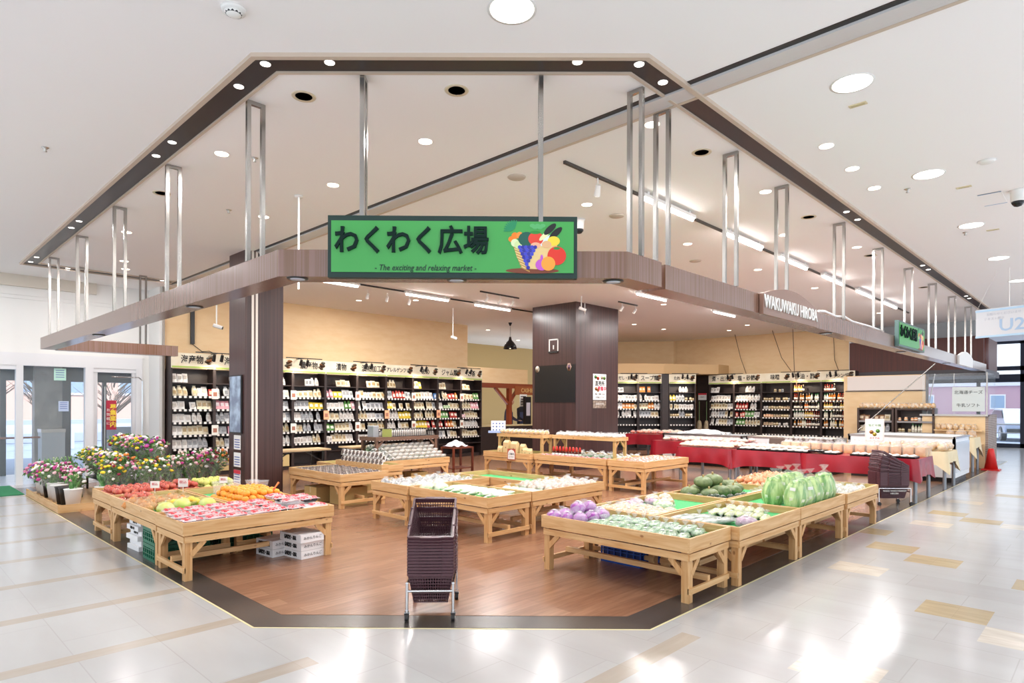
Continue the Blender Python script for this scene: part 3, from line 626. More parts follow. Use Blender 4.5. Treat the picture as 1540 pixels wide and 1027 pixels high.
# ---------------------------------------------------------------- pine produce tables
def ptable(label, x0, x1, y0, y1, zt=.515, mat='turf', riser=None):
    """stepped pine display table: rimmed tray on four braced legs"""
    t = thing('display_table', label, 'display table', ((x0+x1)/2, (y0+y1)/2, 0), 0, None)
    a, b = (x1-x0)/2-.004, (y1-y0)/2-.004; k = .02; zb = zt-.112
    part('rim_board', G().box(-a, a, -b, -b+k, zb, zt), PX, t); part('rim_board', G().box(-a, a, b-k, b, zb, zt), PX, t)
    part('rim_board', G().box(-a, -a+k, -b+k, b-k, zb, zt), PY, t); part('rim_board', G().box(a-k, a, -b+k, b-k, zb, zt), PY, t)
    part('tray_bottom', G().box(-a+k, a-k, -b+k, b-k, zb+.01, zb+.03), PX, t)
    if mat: part('turf_mat' if mat == 'turf' else 'white_liner', G().box(-a+k, a-k, -b+k, b-k, zb+.03, zb+.04), TURF if mat == 'turf' else WHITE, t)
    zl = zb-.012; l = .032; ia, ib = a-.02, b-.02
    for sx in (-1, 1):
        for sy in (-1, 1):
            cx, cy_ = sx*(ia-l), sy*(ib-l)
            part('leg', G().box(cx-l, cx+l, cy_-l, cy_+l, 0, zb), PZ, t)
            part('brace', G().beam((cx-sx*.022, cy_+sy*(l-.008), zl-.165), (cx-sx*.135, cy_+sy*(l-.008), zl-.05), .045, .02, upv=(0, 1, 0)), PZ, t)
            part('brace', G().beam((cx+sx*(l-.008), cy_-sy*.022, zl-.165), (cx+sx*(l-.008), cy_-sy*.135, zl-.05), .045, .02, upv=(1, 0, 0)), PZ, t)
    for sy in (-1, 1): part('apron', G().box(-ia, ia, sy*ib-.012, sy*ib+.012, zl-.055, zl), PX, t)
    for sx in (-1, 1): part('apron', G().box(sx*ia-.012, sx*ia+.012, -ib, ib, zl-.055, zl), PY, t)
    if (x1-x0) > (y1-y0):
        for sx in (-1, 1): part('stretcher', G().box(sx*(ia+.004)-.012, sx*(ia+.004)+.012, -ib+.0, ib, .075, .12), PY, t)
        part('stretcher', G().box(-ia, ia, -.02, .02, .12, .165), PX, t)
    else:
        for sy in (-1, 1): part('stretcher', G().box(-ia, ia, sy*(ib+.004)-.012, sy*(ib+.004)+.012, .075, .12), PX, t)
        part('stretcher', G().box(-.02, .02, -ib, ib, .12, .165), PY, t)
    return t
ZT = .515; ZF = ZT-.072       # rim top and mat top
ptable('pine table of purple turnips and bagged greens at the near right corner', 4.45, 5.17, 2.40, 3.94)
ptable('pine table of bagged leeks and flower stalks, second along the right edge', 5.18, 6.59, 2.33, 3.13)
ptable('pine table of Chinese cabbages along the right edge', 6.60, 8.02, 2.33, 3.13)
ptable('pine table of garlic bags at the far end of the right edge row', 8.03, 9.33, 2.31, 3.11)
ptable('pine table of potato bags behind the leek table', 5.18, 6.68, 3.15, 3.96)
ptable('pine table of pumpkins behind the cabbage table', 6.69, 8.13, 3.15, 3.90)
ptable('pine table of onions behind the garlic table', 8.14, 9.5, 3.15, 3.90)
ptable('pine table of white radishes at the front of the central island', 4.82, 5.54, 5.05, 6.50)
ptable('pine table of bagged mushrooms on the left of the central island', 4.80, 6.25, 6.51, 7.34)
ptable('pine table of taro bags on the right of the central island', 5.55, 7.0, 5.05, 5.79)
ptable('empty pine table with green mat at the back of the central island', 6.26, 6.98, 5.80, 7.30)
ptable('pine table of strawberry packs at the near left corner', 1.92, 3.38, 5.83, 6.58, mat='white')
ptable('pine table of melons, onions and apples on the left edge', 1.93, 2.66, 6.60, 8.20)
ptable('pine table of oranges behind the strawberry table', 2.68, 3.42, 6.60, 8.12)
ptable('pine table of apples at the far end of the left edge', 1.94, 3.40, 8.22, 9.05)
ptable('pine table of small brown mushroom packs near the left pillar', 4.88, 5.70, 8.26, 9.88)
ptable('pine table of bagged rice crackers below the walnut riser shelf', 6.58, 8.15, 9.64, 10.6)
ptable('narrow pine table joining the mushroom pack table and the cracker table', 5.72, 6.56, 9.0, 10.5)
ZM = .565
ptable('pine table of orange carrot packs at the near end of the bottle island', 9.40, 10.95, 5.93, 6.72, ZM)
ptable('pine table of red sausage packs in the middle of the bottle island', 9.40, 10.6, 6.74, 8.52, ZM)
ptable('pine table of bread and paper sacks left of the bottle island', 9.30, 10.1, 8.54, 9.90, ZM)
def riser(label, x0, x1, y0, y1, z0, z1, m1, m2, m3):
    t = thing('riser_shelf', label, 'shelf', ((x0+x1)/2, (y0+y1)/2, z0)); a, b, h = (x1-x0)/2, (y1-y0)/2, z1-z0
    part('shelf_board', G().box(-a, a, -b, b, h-.02, h-.002), m1, t)
    part('rim_board', G().box(-a, a, -b-.018, -b, h-.07, h), m1, t); part('rim_board', G().box(-a, a, b, b+.018, h-.07, h), m1, t)
    part('rim_board', G().box(-a-.018, -a, -b-.018, b+.018, h-.07, h), m2, t); part('rim_board', G().box(a, a+.018, -b-.018, b+.018, h-.07, h), m2, t)
    for sx in (-1, 1):
        for sy in (-1, 1):
            cx, cy_ = sx*(a-.03), sy*(b-.03)
            part('leg', G().box(cx-.025, cx+.025, cy_-.025, cy_+.025, 0, h-.02), m3, t)
            part('brace', G().beam((cx, cy_, h-.2) if 0 else (cx-sx*.02, cy_, h-.2), (cx-sx*.14, cy_, h-.075), .04, .02, upv=(0,1,0)), m3, t)
    return t
WX = M('walnut_shelf', '#7A5A48', .5, n2='#6B4D3E', sc=3, st=(2, 14, 14))
riser('walnut riser shelf with a black wire basket over the rice crackers', 6.72, 8.2, 10.1, 10.62, .44, .93, WX, WX, WX)
riser('pine riser shelf with white bags over the red bottles', 9.98, 10.38, 6.95, 8.5, ZM-.07, .93, PX, PY, PZ)
riser('pine riser shelf of sliced bread over the paper sacks', 9.75, 10.08, 8.6, 9.9, ZM-.07, .93, PX, PY, PZ)

# ---------------------------------------------------------------- produce
rng = random.Random(11)
def on(zbase, h): return zbase
# strawberries in packs
BERRY = M('strawberry_red', '#D04048', .3, n2='#E88A90', sc=40, contrast=(.5, .7)); LEAF = M('leaf_green', '#3C8A38', .5, n2='#5FA84A', sc=30)
def strawberry_pack(black):
    t = thing('strawberry_pack', 'x', 'strawberries')
    tr = M('clear_tray', '#E6EAEC', .1, alpha=.45) if not black else BLACKPL
    part('tray', G().lathe([(.062, 0), (.075, .006), (.088, .032), (.094, .034)], 4, 0, sm=False).xf(Matrix.Rotation(PI/4, 4, 'Z')).xf(Matrix.Diagonal((1.22, .86, 1, 1))), tr, t)
    bm = G().lathe([(0, -.014), (.007, -.011), (.013, -.001), (.0135, .007), (.009, .013), (0, .014)], 9).mesh('strawberry', [BERRY])
    rr = random.Random(3 if black else 5)
    for i in range(5):
        for j in range(3):
            put('strawberry', bm, t, (-.062+.031*i+rr.uniform(-.004, .004), -.035+.035*j+rr.uniform(-.004, .004), .034+rr.uniform(-.002, .006)), (rr.uniform(-1.4, 1.4), rr.uniform(-1.4, 1.4), rr.uniform(0, 6)), 1.3)
    part('film_wrap', G().grid(lambda u, v: (-.1+.2*u, -.07+.14*v, .036+.022*math.sin(PI*u)*math.sin(PI*v)+.003*math.sin(37*u+23*v)), 7, 6), M('pack_film', '#F8ECEE', .12, alpha=.5), t)
    return Spawner(t)
SA, SB = strawberry_pack(False), strawberry_pack(True)
for r_ in range(4):
    for c_ in range(7):
        x = 2.03+c_*.2; y = 5.93+r_*.172
        if c_ == 6 and r_ == 3: continue
        blk = (c_ >= 4 and r_ in (0, 2) and c_ != 6) or (c_ == 6 and r_ == 1)
        (SB if blk else SA)((x+rng.uniform(-.012, .012), y+rng.uniform(-.01, .01), ZF+.045+.008*r_+(.04 if c_ >= 5 and r_ > 0 else 0)), rng.uniform(-.15, .15),
            f'{"black" if blk else "clear"} tray of strawberries, {nth(c_+1)} from the left end in the {nth(r_+1)} row from the front')
struct_ = solo('liner_carton', G().box(1.95, 3.05, 5.86, 6.55, ZF-.01, ZF+.043), M('white_board', '#F0EEEE', .5), 'flat white board under the strawberry trays', 'board')
t = thing('fruit_carton', 'low white carton with red characters under the strawberries at the right end', 'carton', (3.18, 6.2, ZF)); part('carton_body', G().box(-.12, .14, -.34, .3, 0, .078), WCARD, t)
text('紅ほっぺ', .05, RINK, t, (0, -.342, .035), 0, .001)
# round fruit
def fruit(kind, prof, mats, stem=True, n=12, wav=0, k=0, sm=(.0035, .012), smat=None, one=False):
    t = thing(kind, 'x', 'fruit')
    part('skin', G().lathe(prof, n, wav=wav, k=k), mats, t)
    if stem: part('stem', G().tube((0, 0, prof[-1][1]-.002), (.002, .002, prof[-1][1]+sm[1]), sm[0], n=6), smat or M('stem_brown', '#5E4A2A', .7), t)
    return Spawner(fuse(t) if one else t)
def ballprof(r, h=1., dent=.15, n=8):
    p = []
    for i in range(n+1):
        a = PI*i/n; z = -math.cos(a)*r*h; rr = math.sin(a)*r
        if i in (0, n): z *= (1-dent); rr = 0
        p.append((rr, z+r*h*(1-dent)))
    return p
ORANGE = M('orange_peel', '#F59A2C', .35, n2='#F7A840', sc=20, bump=.05)
APPLE = M('apple_red', '#B8423C', .3, n2='#D87A5C', sc=14, st=(1, 1, .35)); YAPPLE = M('apple_yellow', '#C9CF62', .35, n2='#D8D67C', sc=12)
orange = fruit('orange', ballprof(.037, .94, .04), [ORANGE], True, 12, sm=(.003, .002), smat=LEAF, one=True)
apple = fruit('apple', ballprof(.039, .9, .22), [APPLE], one=True); yapple = fruit('yellow_apple', ballprof(.042, .9, .2), [YAPPLE], one=True)
def heap(sp, x0, x1, y0, y1, z0, step, rows, cols, layers, what, where, jit=.006, hh=.055, grp=None, lean=True, sc=(.92, 1.08), cut=None):
    n = 0
    for l in range(layers):
        nr, nc = rows-l, cols-l
        for r_ in range(nr):
            for c_ in range(nc):
                if cut and cut(l, r_, c_): continue
                x = x0+(x1-x0)*((c_+.5+l*.5)/cols)+rng.uniform(-jit, jit); y = y0+(y1-y0)*((r_+.5+l*.5)/rows)+rng.uniform(-jit, jit)
                sp((x, y, z0+l*hh), (rng.uniform(-.4, .4) if lean else 0, rng.uniform(-.4, .4) if lean else 0, rng.uniform(0, 6.28)),
                   f'{what}, {nth(c_+1)} from left, {nth(r_+1)} row, {["bottom","second","third","top"][l]} layer {where}', grp, rng.uniform(*sc))
heap(orange, 2.76, 3.36, 6.66, 7.55, ZF, .075, 10, 7, 3, 'orange', 'of the orange heap', hh=.052)
t_ = thing('net_bag', 'red net neck of a bag standing up at the right of the oranges', 'net bag', (3.2, 6.85, ZF+.14))
part('net_neck', G().tube((0,0,0), (.06,-.02,.09), .006, .012, 8), M('orange_net', '#E88A50', .6), t_); part('tie', G().tube((.01,-.003,.015), (.014,-.004,.025), .011, n=8), RINK, t_)
for k, (x, y) in enumerate(((2.9, 7.6), (3.08, 7.62), (3.25, 7.5), (3.3, 7.35))):
    t = thing('clear_fruit_bag', f'{nth(k+1)} clear bag standing behind the orange heap', 'bag', (x, y, ZF)); part('film', G().lathe([(.05, 0), (.065, .06), (.06, .12), (.075, .19), (.085, .2)], 10, wav=.08, k=5), FILM, t); part('contents', G().sph((0,0,.05), (.05,.05,.05), 8, j=.1), M('pale_fruit', '#D9C9B8', .5), t)
heap(apple, 1.98, 2.55, 8.28, 8.95, ZF, .08, 8, 7, 2, 'red apple', 'on the apple table')
heap(apple, 1.99, 2.3, 7.72, 8.15, ZF, .08, 5, 4, 2, 'red apple', 'on the melon table')
GREENP = M('green_crate', '#176B4E', .4)
def crate_thing(label, x0, x1, y0, y1, z0, h, mat, rings=3):
    t = thing('fruit_crate', label, 'crate', ((x0+x1)/2, (y0+y1)/2, z0)); a, b = (x1-x0)/2, (y1-y0)/2
    part('base', G().box(-a, a, -b, b, 0, .006), mat, t)
    for s in (-1, 1):
        part('side', G().box(-a, a, s*b-.004, s*b+.004, 0, h), mat, t); part('side', G().box(s*a-.004, s*a+.004, -b, b, 0, h), mat, t)
    return t
for k, (x, sp, what) in enumerate(((2.62, apple, 'red apple'), (2.86, apple, 'red apple'), (3.1, yapple, 'pale yellow apple'), (3.3, yapple, 'pale yellow apple'))):
    crate_thing(f'{nth(k+1)} low green tray on the apple table, counted from the left', x-.1, x+.1, 8.3, 8.9, ZF, .05, GREENP)
    heap(sp, x-.095, x+.095, 8.32, 8.88, ZF+.012, .08, 7, 2, 1, what, f'in the {nth(k+1)} green tray'); heap(sp, x-.09, x+.09, 8.36, 8.86, ZF+.07, .08, 6, 2, 1, what, f'stacked above the {nth(k+1)} green tray')
# bagged onions, melons and a straw basket on the left edge
ONION = M('onion_skin', '#C9803E', .25, n2='#E0A060', sc=18, st=(1, 1, .3)); FILMO = M('onion_film', '#F0D0A8', .1, alpha=.3)
onion = fruit('onion', [(0, 0), (.018, .003), (.036, .02), (.04, .035), (.033, .052), (.014, .064), (.004, .078)], [ONION], False)
def bag_of(kind, label, cat, item_mesh, pts, film, size, rot=0, loc=(0,0,0), iname='onion', isc=1.):
    t = thing(kind, label, cat, loc, rot)
    for p in pts: put(iname, item_mesh, t, p, (rng.uniform(0, 3), rng.uniform(0, 3), rng.uniform(0, 3)), isc)
    sx, sy, sz = size
    g = G().sph((0, 0, sz*.95), (sx, sy, sz), 14, 0, .06, rng, flat=0.); g.lathe([(.012, sz*1.7), (.008, sz*1.95), (.03, sz*2.3), (.034, sz*2.35)], 8, wav=.3, k=4)
    part('film_bag', g, film, t)
    return t
onm = onion.root.children[0].data if onion.root.children else KIDS[onion.root.name][0].data
for k_ in KIDS.get(onion.root.name, []): bpy.data.objects.remove(k_)
bpy.data.objects.remove(onion.root)
onbag = Spawner(bag_of('onion_bag', 'x', 'onions', onm, [(-.04,-.04,.03),(.04,-.04,.03),(-.04,.04,.03),(.04,.04,.03),(0,0,.07)], FILMO, (.1, .09, .055)))
for k, (x, y) in enumerate(((2.03, 7.62), (2.22, 7.66), (2.42, 7.66), (2.05, 7.4), (2.25, 7.42), (2.46, 7.45), (2.03, 7.18))): onbag((x, y, ZF), rng.uniform(0, 3), f'clear bag of onions on the melon table, {nth(k+1)} from the far left')
STRAW = M('straw_weave', '#A89A4C', .7, n2='#C2B364', sc=50, bump=.5)
t = thing('straw_basket', 'shallow oval straw basket of yellow fruit on the melon table', 'basket', (2.36, 7.2, ZF), .5)
part('weave', G().lathe([(.15, 0), (.19, .03), (.215, .075), (.225, .078), (.2, .04), (.15, .012), (0, .01)], 26, sx=1.25, sy=.72), STRAW, t)
YEL = M('yellow_fruit', '#E8C23A', .4, n2='#EAD060', sc=15)
mango = fruit('mango', [(0, 0), (.025, .004), (.042, .03), (.04, .06), (.02, .085), (0, .09)], [YEL], one=True)
for k in range(9): mango((2.36+.06*(k%3-1)*1.6, 7.2+.05*(k//3-1)*1.4+.04*(k%3-1), ZF+.06), (1.5, 0, .5+rng.uniform(-.4, .4)), f'yellow fruit, {nth(k+1)} in the oval straw basket')
MEL = M('melon_skin', '#C3C95E', .25, n2='#DCDD92', sc=6, st=(1, 1, .5), coat=.6)
melon = fruit('wrapped_melon', ballprof(.085, .82, .06, 10), [MEL], True, 22, .02, 8, sm=(.008, .02), smat=FILM)
for k, (x, y) in enumerate(((2.09, 6.83), (2.29, 6.98), (2.5, 6.86))): melon((x, y, ZF), (0, 0, k), f'{["left","middle","right"][k]} of the three wrapped pale green melons behind the strawberries')
card_m = [M('price_card', '#F2E9E4', .5), INK, RINK]
def price_card(loc, rz, label, w=.1, h=.08, c='#F2E9E4', txt='税込', tc=None):
    t = thing('price_card', label, 'price card', loc, rz); part('stick', G().tube((0,0,-.06), (0,0,.02), .003, n=6), WHITE, t)
    part('card', G().box(-w/2, w/2, -.002, .002, 0, h), M('card_'+c[1:], c, .5), t); text(txt, h*.42, tc or RINK, t, (0, -.004, h*.55), 0, .0006)
    return t
price_card((2.38, 8.16, ZF+.12), -.7, 'beige price card in front of the red apples'); price_card((2.62, 7.95, ZF+.13), -.7, 'pale pink price card between the onions and oranges', .11, .1, '#EBD9DA'); price_card((3.2, 8.25, ZF+.1), -.7, 'cream price card in front of the pale yellow apples')

# generic soft bag of vegetables
def softbag(kind, cat, mat, size, seed, neck=True, film=None, extra=None, nn=16, lab_patch=True, one=False):
    t = thing(kind, 'x', cat); rr = random.Random(seed); sx, sy, sz = size
    part('contents', G().sph((0, 0, sz*.9), (sx, sy, sz), nn, 0, .16, rr, flat=0.), mat, t)
    g = G().sph((0, 0, sz*.93), (sx*1.07, sy*1.07, sz*1.07), nn, 0, .1, rr, flat=.001)
    if neck: g.add([], []); g.lathe([(.01, 0), (.008, .015), (.03, .05)], 7, 0, (sx*.75, 0, sz*1.3), wav=.35, k=3)
    part('film_bag', g, film or FILM, t)
    if lab_patch: part('price_sticker', G().box(-.018, .018, -.012, .012, sz*2.0, sz*2.0+.002), WHITE, t)
    return Spawner(fuse(t) if one else t)
TURN = M('turnip_purple', '#9A3F9E', .25, n2='#C48AC8', sc=9, contrast=(.4, .6), coat=.5)
turnip = softbag('turnip_bag', 'turnips', TURN, (.065, .06, .058), 1)
GRN = M('bagged_greens', '#4A8A42', .35, n2='#B4D09A', sc=22, st=(.5, 1, 1), contrast=(.42, .68), coat=.5, bump=.4)
GRN2 = M('bagged_stalks', '#7FAE58', .35, n2='#E6EDD2', sc=18, st=(1.8, .3, 1), contrast=(.4, .6), coat=.5, bump=.4)
greens = softbag('greens_bag', 'greens', GRN, (.15, .055, .03), 2, nn=20)
for k in range(11):
    c_, r_ = k % 4, k//4; turnip((4.53+.14*c_+.03*r_, 3.84-.13*r_-.02*c_, ZF+(.07 if k in (5, 6) else 0)), rng.uniform(0, 6), f'bag of purple turnips, {nth(k+1)} on the near right table from the left end', sc=rng.uniform(.95, 1.15))
for k in range(22):
    c_, r_ = k % 2, k//2; greens((4.66+.29*c_+rng.uniform(-.02, .02), 3.46-.087*r_, ZF+.012*(r_%2)), rng.uniform(-.25, .25)+.2, f'bag of leafy greens, {nth(r_+1)} from the turnips in the {["front","back"][c_]} column', sc=rng.uniform(.95, 1.1))
lett = softbag('lettuce_bag', 'lettuce', M('lettuce', '#6FA650', .35, n2='#DCE9C0', sc=24, coat=.5, bump=.5), (.12, .1, .055), 4)
lett((5.9, 3.5, ZF), .3, 'bag of frilly lettuce on the green mat of the potato table')
POT = M('potato_skin', '#C79C68', .4, n2='#E2CBA6', sc=12, contrast=(.4, .6), coat=.5)
potato = softbag('potato_bag', 'potatoes', POT, (.085, .07, .042), 5)
for k in range(15):
    c_, r_ = k//5, k % 5; potato((5.28+.16*c_, 3.24+.135*r_, ZF), rng.uniform(0, 3), f'bag of potatoes, {nth(r_+1)} from the front in the {nth(c_+1)} column of the potato table', sc=rng.uniform(.95, 1.15))
SWP = M('sweet_potato', '#9A6A8E', .35, n2='#D8BCCB', sc=16, coat=.4)
swp = softbag('sweet_potato_bag', 'sweet potatoes', SWP, (.1, .075, .04), 6)
for k, (x, y) in enumerate(((5.75, 3.83), (5.95, 3.86), (5.72, 3.68), (6.1, 3.75))): swp((x, y, ZF), .4*k, f'bag of purple sweet potatoes, {nth(k+1)} at the back of the potato table')
for k, (x, y) in enumerate(((6.25, 3.84), (6.42, 3.78), (6.2, 3.62))): potato((x, y, ZF), .4*k, f'pale bag of potatoes, {nth(k+1)} beside the lettuce')
leek = softbag('leek_bag', 'leeks', M('bagged_leek', '#4C6E48', .3, n2='#DDE0D4', sc=14, st=(.4, 2, 2), contrast=(.4, .6), coat=.6), (.24, .06, .03), 7)
for k in range(4): leek((5.52, 3.02-.11*k, ZF+.01*(k%2)), -.25+rng.uniform(-.1, .1), f'long bag of leeks, {nth(k+1)} from the back of the second right table')
swp((5.62, 2.47, ZF), .3, 'net bag of purple sweet potatoes at the front of the leek table', sc=1.25)
broc = softbag('flower_stalk_bag', 'flower stalks', M('bagged_rape', '#96B050', .35, n2='#F0EFB0', sc=30, st=(.7, 1.5, 1), coat=.5, bump=.4), (.17, .05, .028), 8)
for k in range(7): broc((6.05+.03*(k%2), 2.98-.085*k, ZF+.01*(k%2)), .25+rng.uniform(-.1, .1), f'bag of yellow flower stalks, {nth(k+1)} from the back of the leek table')
for k in range(4): broc((6.4, 2.98-.1*k, ZF), .3, f'bag of yellow flower stalks, {nth(k+1)} against the cabbage table side')
# chinese cabbages
CAB = M('cabbage_leaf', '#5C9C34', .35, n2='#C6DE90', sc=7, st=(3.5, 3.5, .5), contrast=(.4, .6), coat=.4, bump=.5); CABW = M('cabbage_rib', '#F0F2DC', .35, coat=.4)
t = thing('chinese_cabbage', 'x', 'cabbage')
g = G().lathe([(.03, 0), (.07, .01), (.092, .06), (.1, .13), (.092, .2), (.07, .26), (.035, .295), (0, .305)], 22, wav=.03, k=6)
part('head', g, CAB, t)
for k in range(6):
    a = PI*2*k/6
    g = G().grid(lambda u, v, a=a: ((.068+.036*math.sin(PI*min(1, v*1.15)))*math.cos(a+(u-.5)*1.15)*(1.0+.02*math.sin(20*u+6*v)), (.068+.036*math.sin(PI*min(1, v*1.15)))*math.sin(a+(u-.5)*1.15), .01+.27*v+.012*math.sin(9*u)), 8, 8)
    lf = part('leaf', g, CAB, t); part('rib', G().beam((.07*math.cos(a), .07*math.sin(a), .01), (.108*math.cos(a), .108*math.sin(a), .13), .028, .006, upv=(math.cos(a), math.sin(a), 0)), CABW, lf)
g = G().lathe([(.075, .0), (.104, .06), (.112, .14), (.1, .22), (.06, .3), (.014, .335), (.01, .345), (.04, .38), (.045, .385)], 16, wav=.04, k=5); part('film_bag', g, M('thin_film', '#F4F8F2', .1, alpha=.12), t)
part('price_sticker', G().box(-.1, -.098, -.02, .02, .2, .23).box(-.11, -.108, -.03, .02, .2, .23), WHITE, t)
cab = Spawner(t)
for k, (x, y, tl, rz) in enumerate(((6.86, 2.5, .1, 0), (7.14, 2.5, -.08, 1), (7.40, 2.49, .1, 2), (7.63, 2.49, -.08, 3), (7.85, 2.5, .05, 4), (7.0, 2.78, .1, 5), (7.28, 2.8, 0, .5), (7.52, 2.8, .1, 1.5), (7.76, 2.8, 0, 2.5))):
    cab((x, y, ZF), (tl, tl*.6, rz), f'wrapped Chinese cabbage, {nth(k+1 if k < 5 else k-4)} from the left in the {"front" if k < 5 else "back"} row', sc=(1.12, 1.12, rng.uniform(1.02, 1.12)))
GAR = M('garlic_white', '#EDE8DA', .35, n2='#CFC4AE', sc=22, coat=.4)
garlic = softbag('garlic_bag', 'garlic', GAR, (.05, .045, .035), 9, nn=12, one=True)
for k in range(40):
    c_, r_ = k//5, k % 5; garlic((8.1+.12*c_+(.0 if r_ else .0), 2.41+.13*r_, ZF+.018*((c_+r_)%2)), rng.uniform(0, 6), f'small bag of garlic, {nth(c_+1)} from the left in the {nth(r_+1)} row from the aisle', sc=rng.uniform(.95, 1.3))
PUMP = M('pumpkin_skin', '#55683F', .45, n2='#748154', sc=16, contrast=(.4, .6), bump=.2)
pump = fruit('pumpkin', ballprof(.115, .62, .12, 10), [PUMP], True, 30, .045, 10, sm=(.012, .03), smat=M('pumpkin_stem', '#B9A06A', .7))
for k, (x, y, z) in enumerate(((6.95, 3.74, 0), (7.2, 3.78, 0), (7.45, 3.76, 0), (7.0, 3.52, 0), (7.25, 3.5, 0), (7.5, 3.47, 0), (7.72, 3.55, 0), (7.9, 3.7, 0), (7.1, 3.66, .12), (7.36, 3.66, .12), (7.72, 3.76, .02))):
    pump((x, y, ZF+z), (rng.uniform(-.1, .1), rng.uniform(-.1, .1), k), f'green pumpkin, {nth(k+1)} of the group on the green mat' if z < .1 else f'green pumpkin lying on top of the others, {["left","right"][k-8]} one', sc=rng.uniform(.92, 1.1))
AVO = M('avocado_skin', '#28382C', .3, n2='#3D4F3A', sc=20)
avo = fruit('small_green_squash', ballprof(.05, .85, .06, 8), [AVO], True, 14)
for k, (x, y) in enumerate(((6.76, 3.66), (6.78, 3.54), (6.83, 3.42), (6.88, 3.3), (7.02, 3.27), (7.15, 3.24), (6.92, 3.4), (7.3, 3.24))): avo((x, y, ZF), (.1, .1, k), f'small dark green squash, {nth(k+1)} from the left in front of the pumpkins')
zuc = softbag('okra_bag', 'vegetables', GRN2, (.11, .06, .026), 12)
for k in range(3): zuc((7.5+.17*k, 3.26, ZF), .2*k, f'{nth(k+1)} bag of green stalks in front of the pumpkins')
OSK = M('onion_tan', '#D0845A', .3, n2='#E8B690', sc=16)
bigon = fruit('loose_onion', [(0, 0), (.02, .003), (.046, .025), (.05, .045), (.04, .068), (.016, .082), (.004, .1)], [OSK], False, one=True)
heap(bigon, 8.2, 9.4, 3.22, 3.84, ZF, .1, 6, 11, 2, 'tan onion', 'on the onion table', hh=.06)
# radishes, mushrooms, taro
t = thing('white_radish', 'x', 'radish')
part('root', G().lathe([(0, 0), (.008, .02), (.022, .09), (.03, .2), (.033, .3), (.03, .335), (.015, .345)], 12).xf(Matrix.Rotation(PI/2, 4, 'Y')), M('radish_white', '#F1EFE2', .35, coat=.3), t)
g = G(); rr = random.Random(2)
for k in range(5):
    a = rr.uniform(0, 6.28); q = .03+.02*rr.random(); g.tube((.345, 0, 0), (.4, q*math.cos(a), q*math.sin(a)), .004, .003, 5)
    g.add([(.38, .5*q*math.cos(a), .5*q*math.sin(a)), (.43, q*math.cos(a)+.02, q*math.sin(a)), (.47, q*1.3*math.cos(a), q*1.3*math.sin(a)+.01), (.42, q*math.cos(a)-.02, q*math.sin(a)+.012)], [(0, 1, 2, 3)])
part('leaf_top', g, LEAF, t); radish = Spawner(t)
for k in range(26):
    r_, c_ = k//2, k % 2
    fl = c_ == 1; radish((4.93+(.52 if fl else .02)+rng.uniform(-.01, .01), 5.13+.078*r_+(.035 if fl else 0), ZF+.035+(.03 if r_ % 2 else 0)), (0, 0, (PI if fl else 0)+rng.uniform(-.12, .12)), f'white radish, {nth(r_+1)} from the right on the {"far" if fl else "near"} side of the radish table')
MUSH = M('bagged_mushroom', '#8E8A8C', .3, n2='#DAD6D2', sc=26, contrast=(.42, .58), coat=.6, bump=.3); MUSHB = M('bagged_brown_mushroom', '#4E3A32', .3, n2='#C9B8AC', sc=34, contrast=(.5, .66), coat=.5, bump=.3)
WM = M('bagged_white_mushroom', '#E3E0D2', .3, n2='#C6C9AC', sc=20, coat=.5, bump=.3)
mush = softbag('mushroom_bag', 'mushrooms', MUSH, (.055, .045, .035), 14, nn=12, one=True); wm = softbag('white_mushroom_bag', 'mushrooms', WM, (.07, .055, .034), 15, nn=12, one=True)
for k in range(48):
    c_, r_ = k//6, k % 6
    (wm if r_ < 2 and c_ < 5 else mush)((4.9+.145*c_+.01*r_, 6.6+.125*r_, ZF+.02*((c_+r_) % 2)), rng.uniform(0, 6), f'small bag of {"white" if r_ < 2 and c_ < 5 else "grey"} mushrooms, {nth(c_+1)} from the left in the {nth(r_+1)} row from the front', sc=rng.uniform(.95, 1.25))
wcab = softbag('cabbage_bag', 'cabbage', M('pale_cabbage', '#C9D8A0', .35, n2='#F0F3E0', sc=10, coat=.5), (.1, .09, .06), 17)
for k, (x, y) in enumerate(((5.0, 6.36), (5.2, 6.38), (5.1, 6.2))): wcab((x, y, ZF), k, f'{nth(k+1)} pale cut cabbage in film behind the radishes')
TARO = M('taro', '#B99A80', .45, n2='#E2D4C6', sc=14, contrast=(.4, .6), coat=.3)
taro = softbag('taro_bag', 'taro', TARO, (.06, .05, .042), 18, nn=12, one=True)
for k in range(36):
    c_, r_ = k//4, k % 4; taro((5.98+.11*c_, 5.16+.145*r_, ZF+.02*((c_+r_) % 2)), rng.uniform(0, 6), f'bag of taro roots, {nth(c_+1)} from the left in the {nth(r_+1)} row from the front', sc=rng.uniform(.95, 1.25))
burd = softbag('lotus_root_bag', 'lotus roots', M('lotus', '#D9CDB0', .4, n2='#F0E8D4', sc=12, coat=.4), (.14, .05, .035), 19)
for k in range(5): burd((5.74, 5.16+.13*k, ZF), .1*k, f'{nth(k+1)} long pale root bag from the front beside the taro')
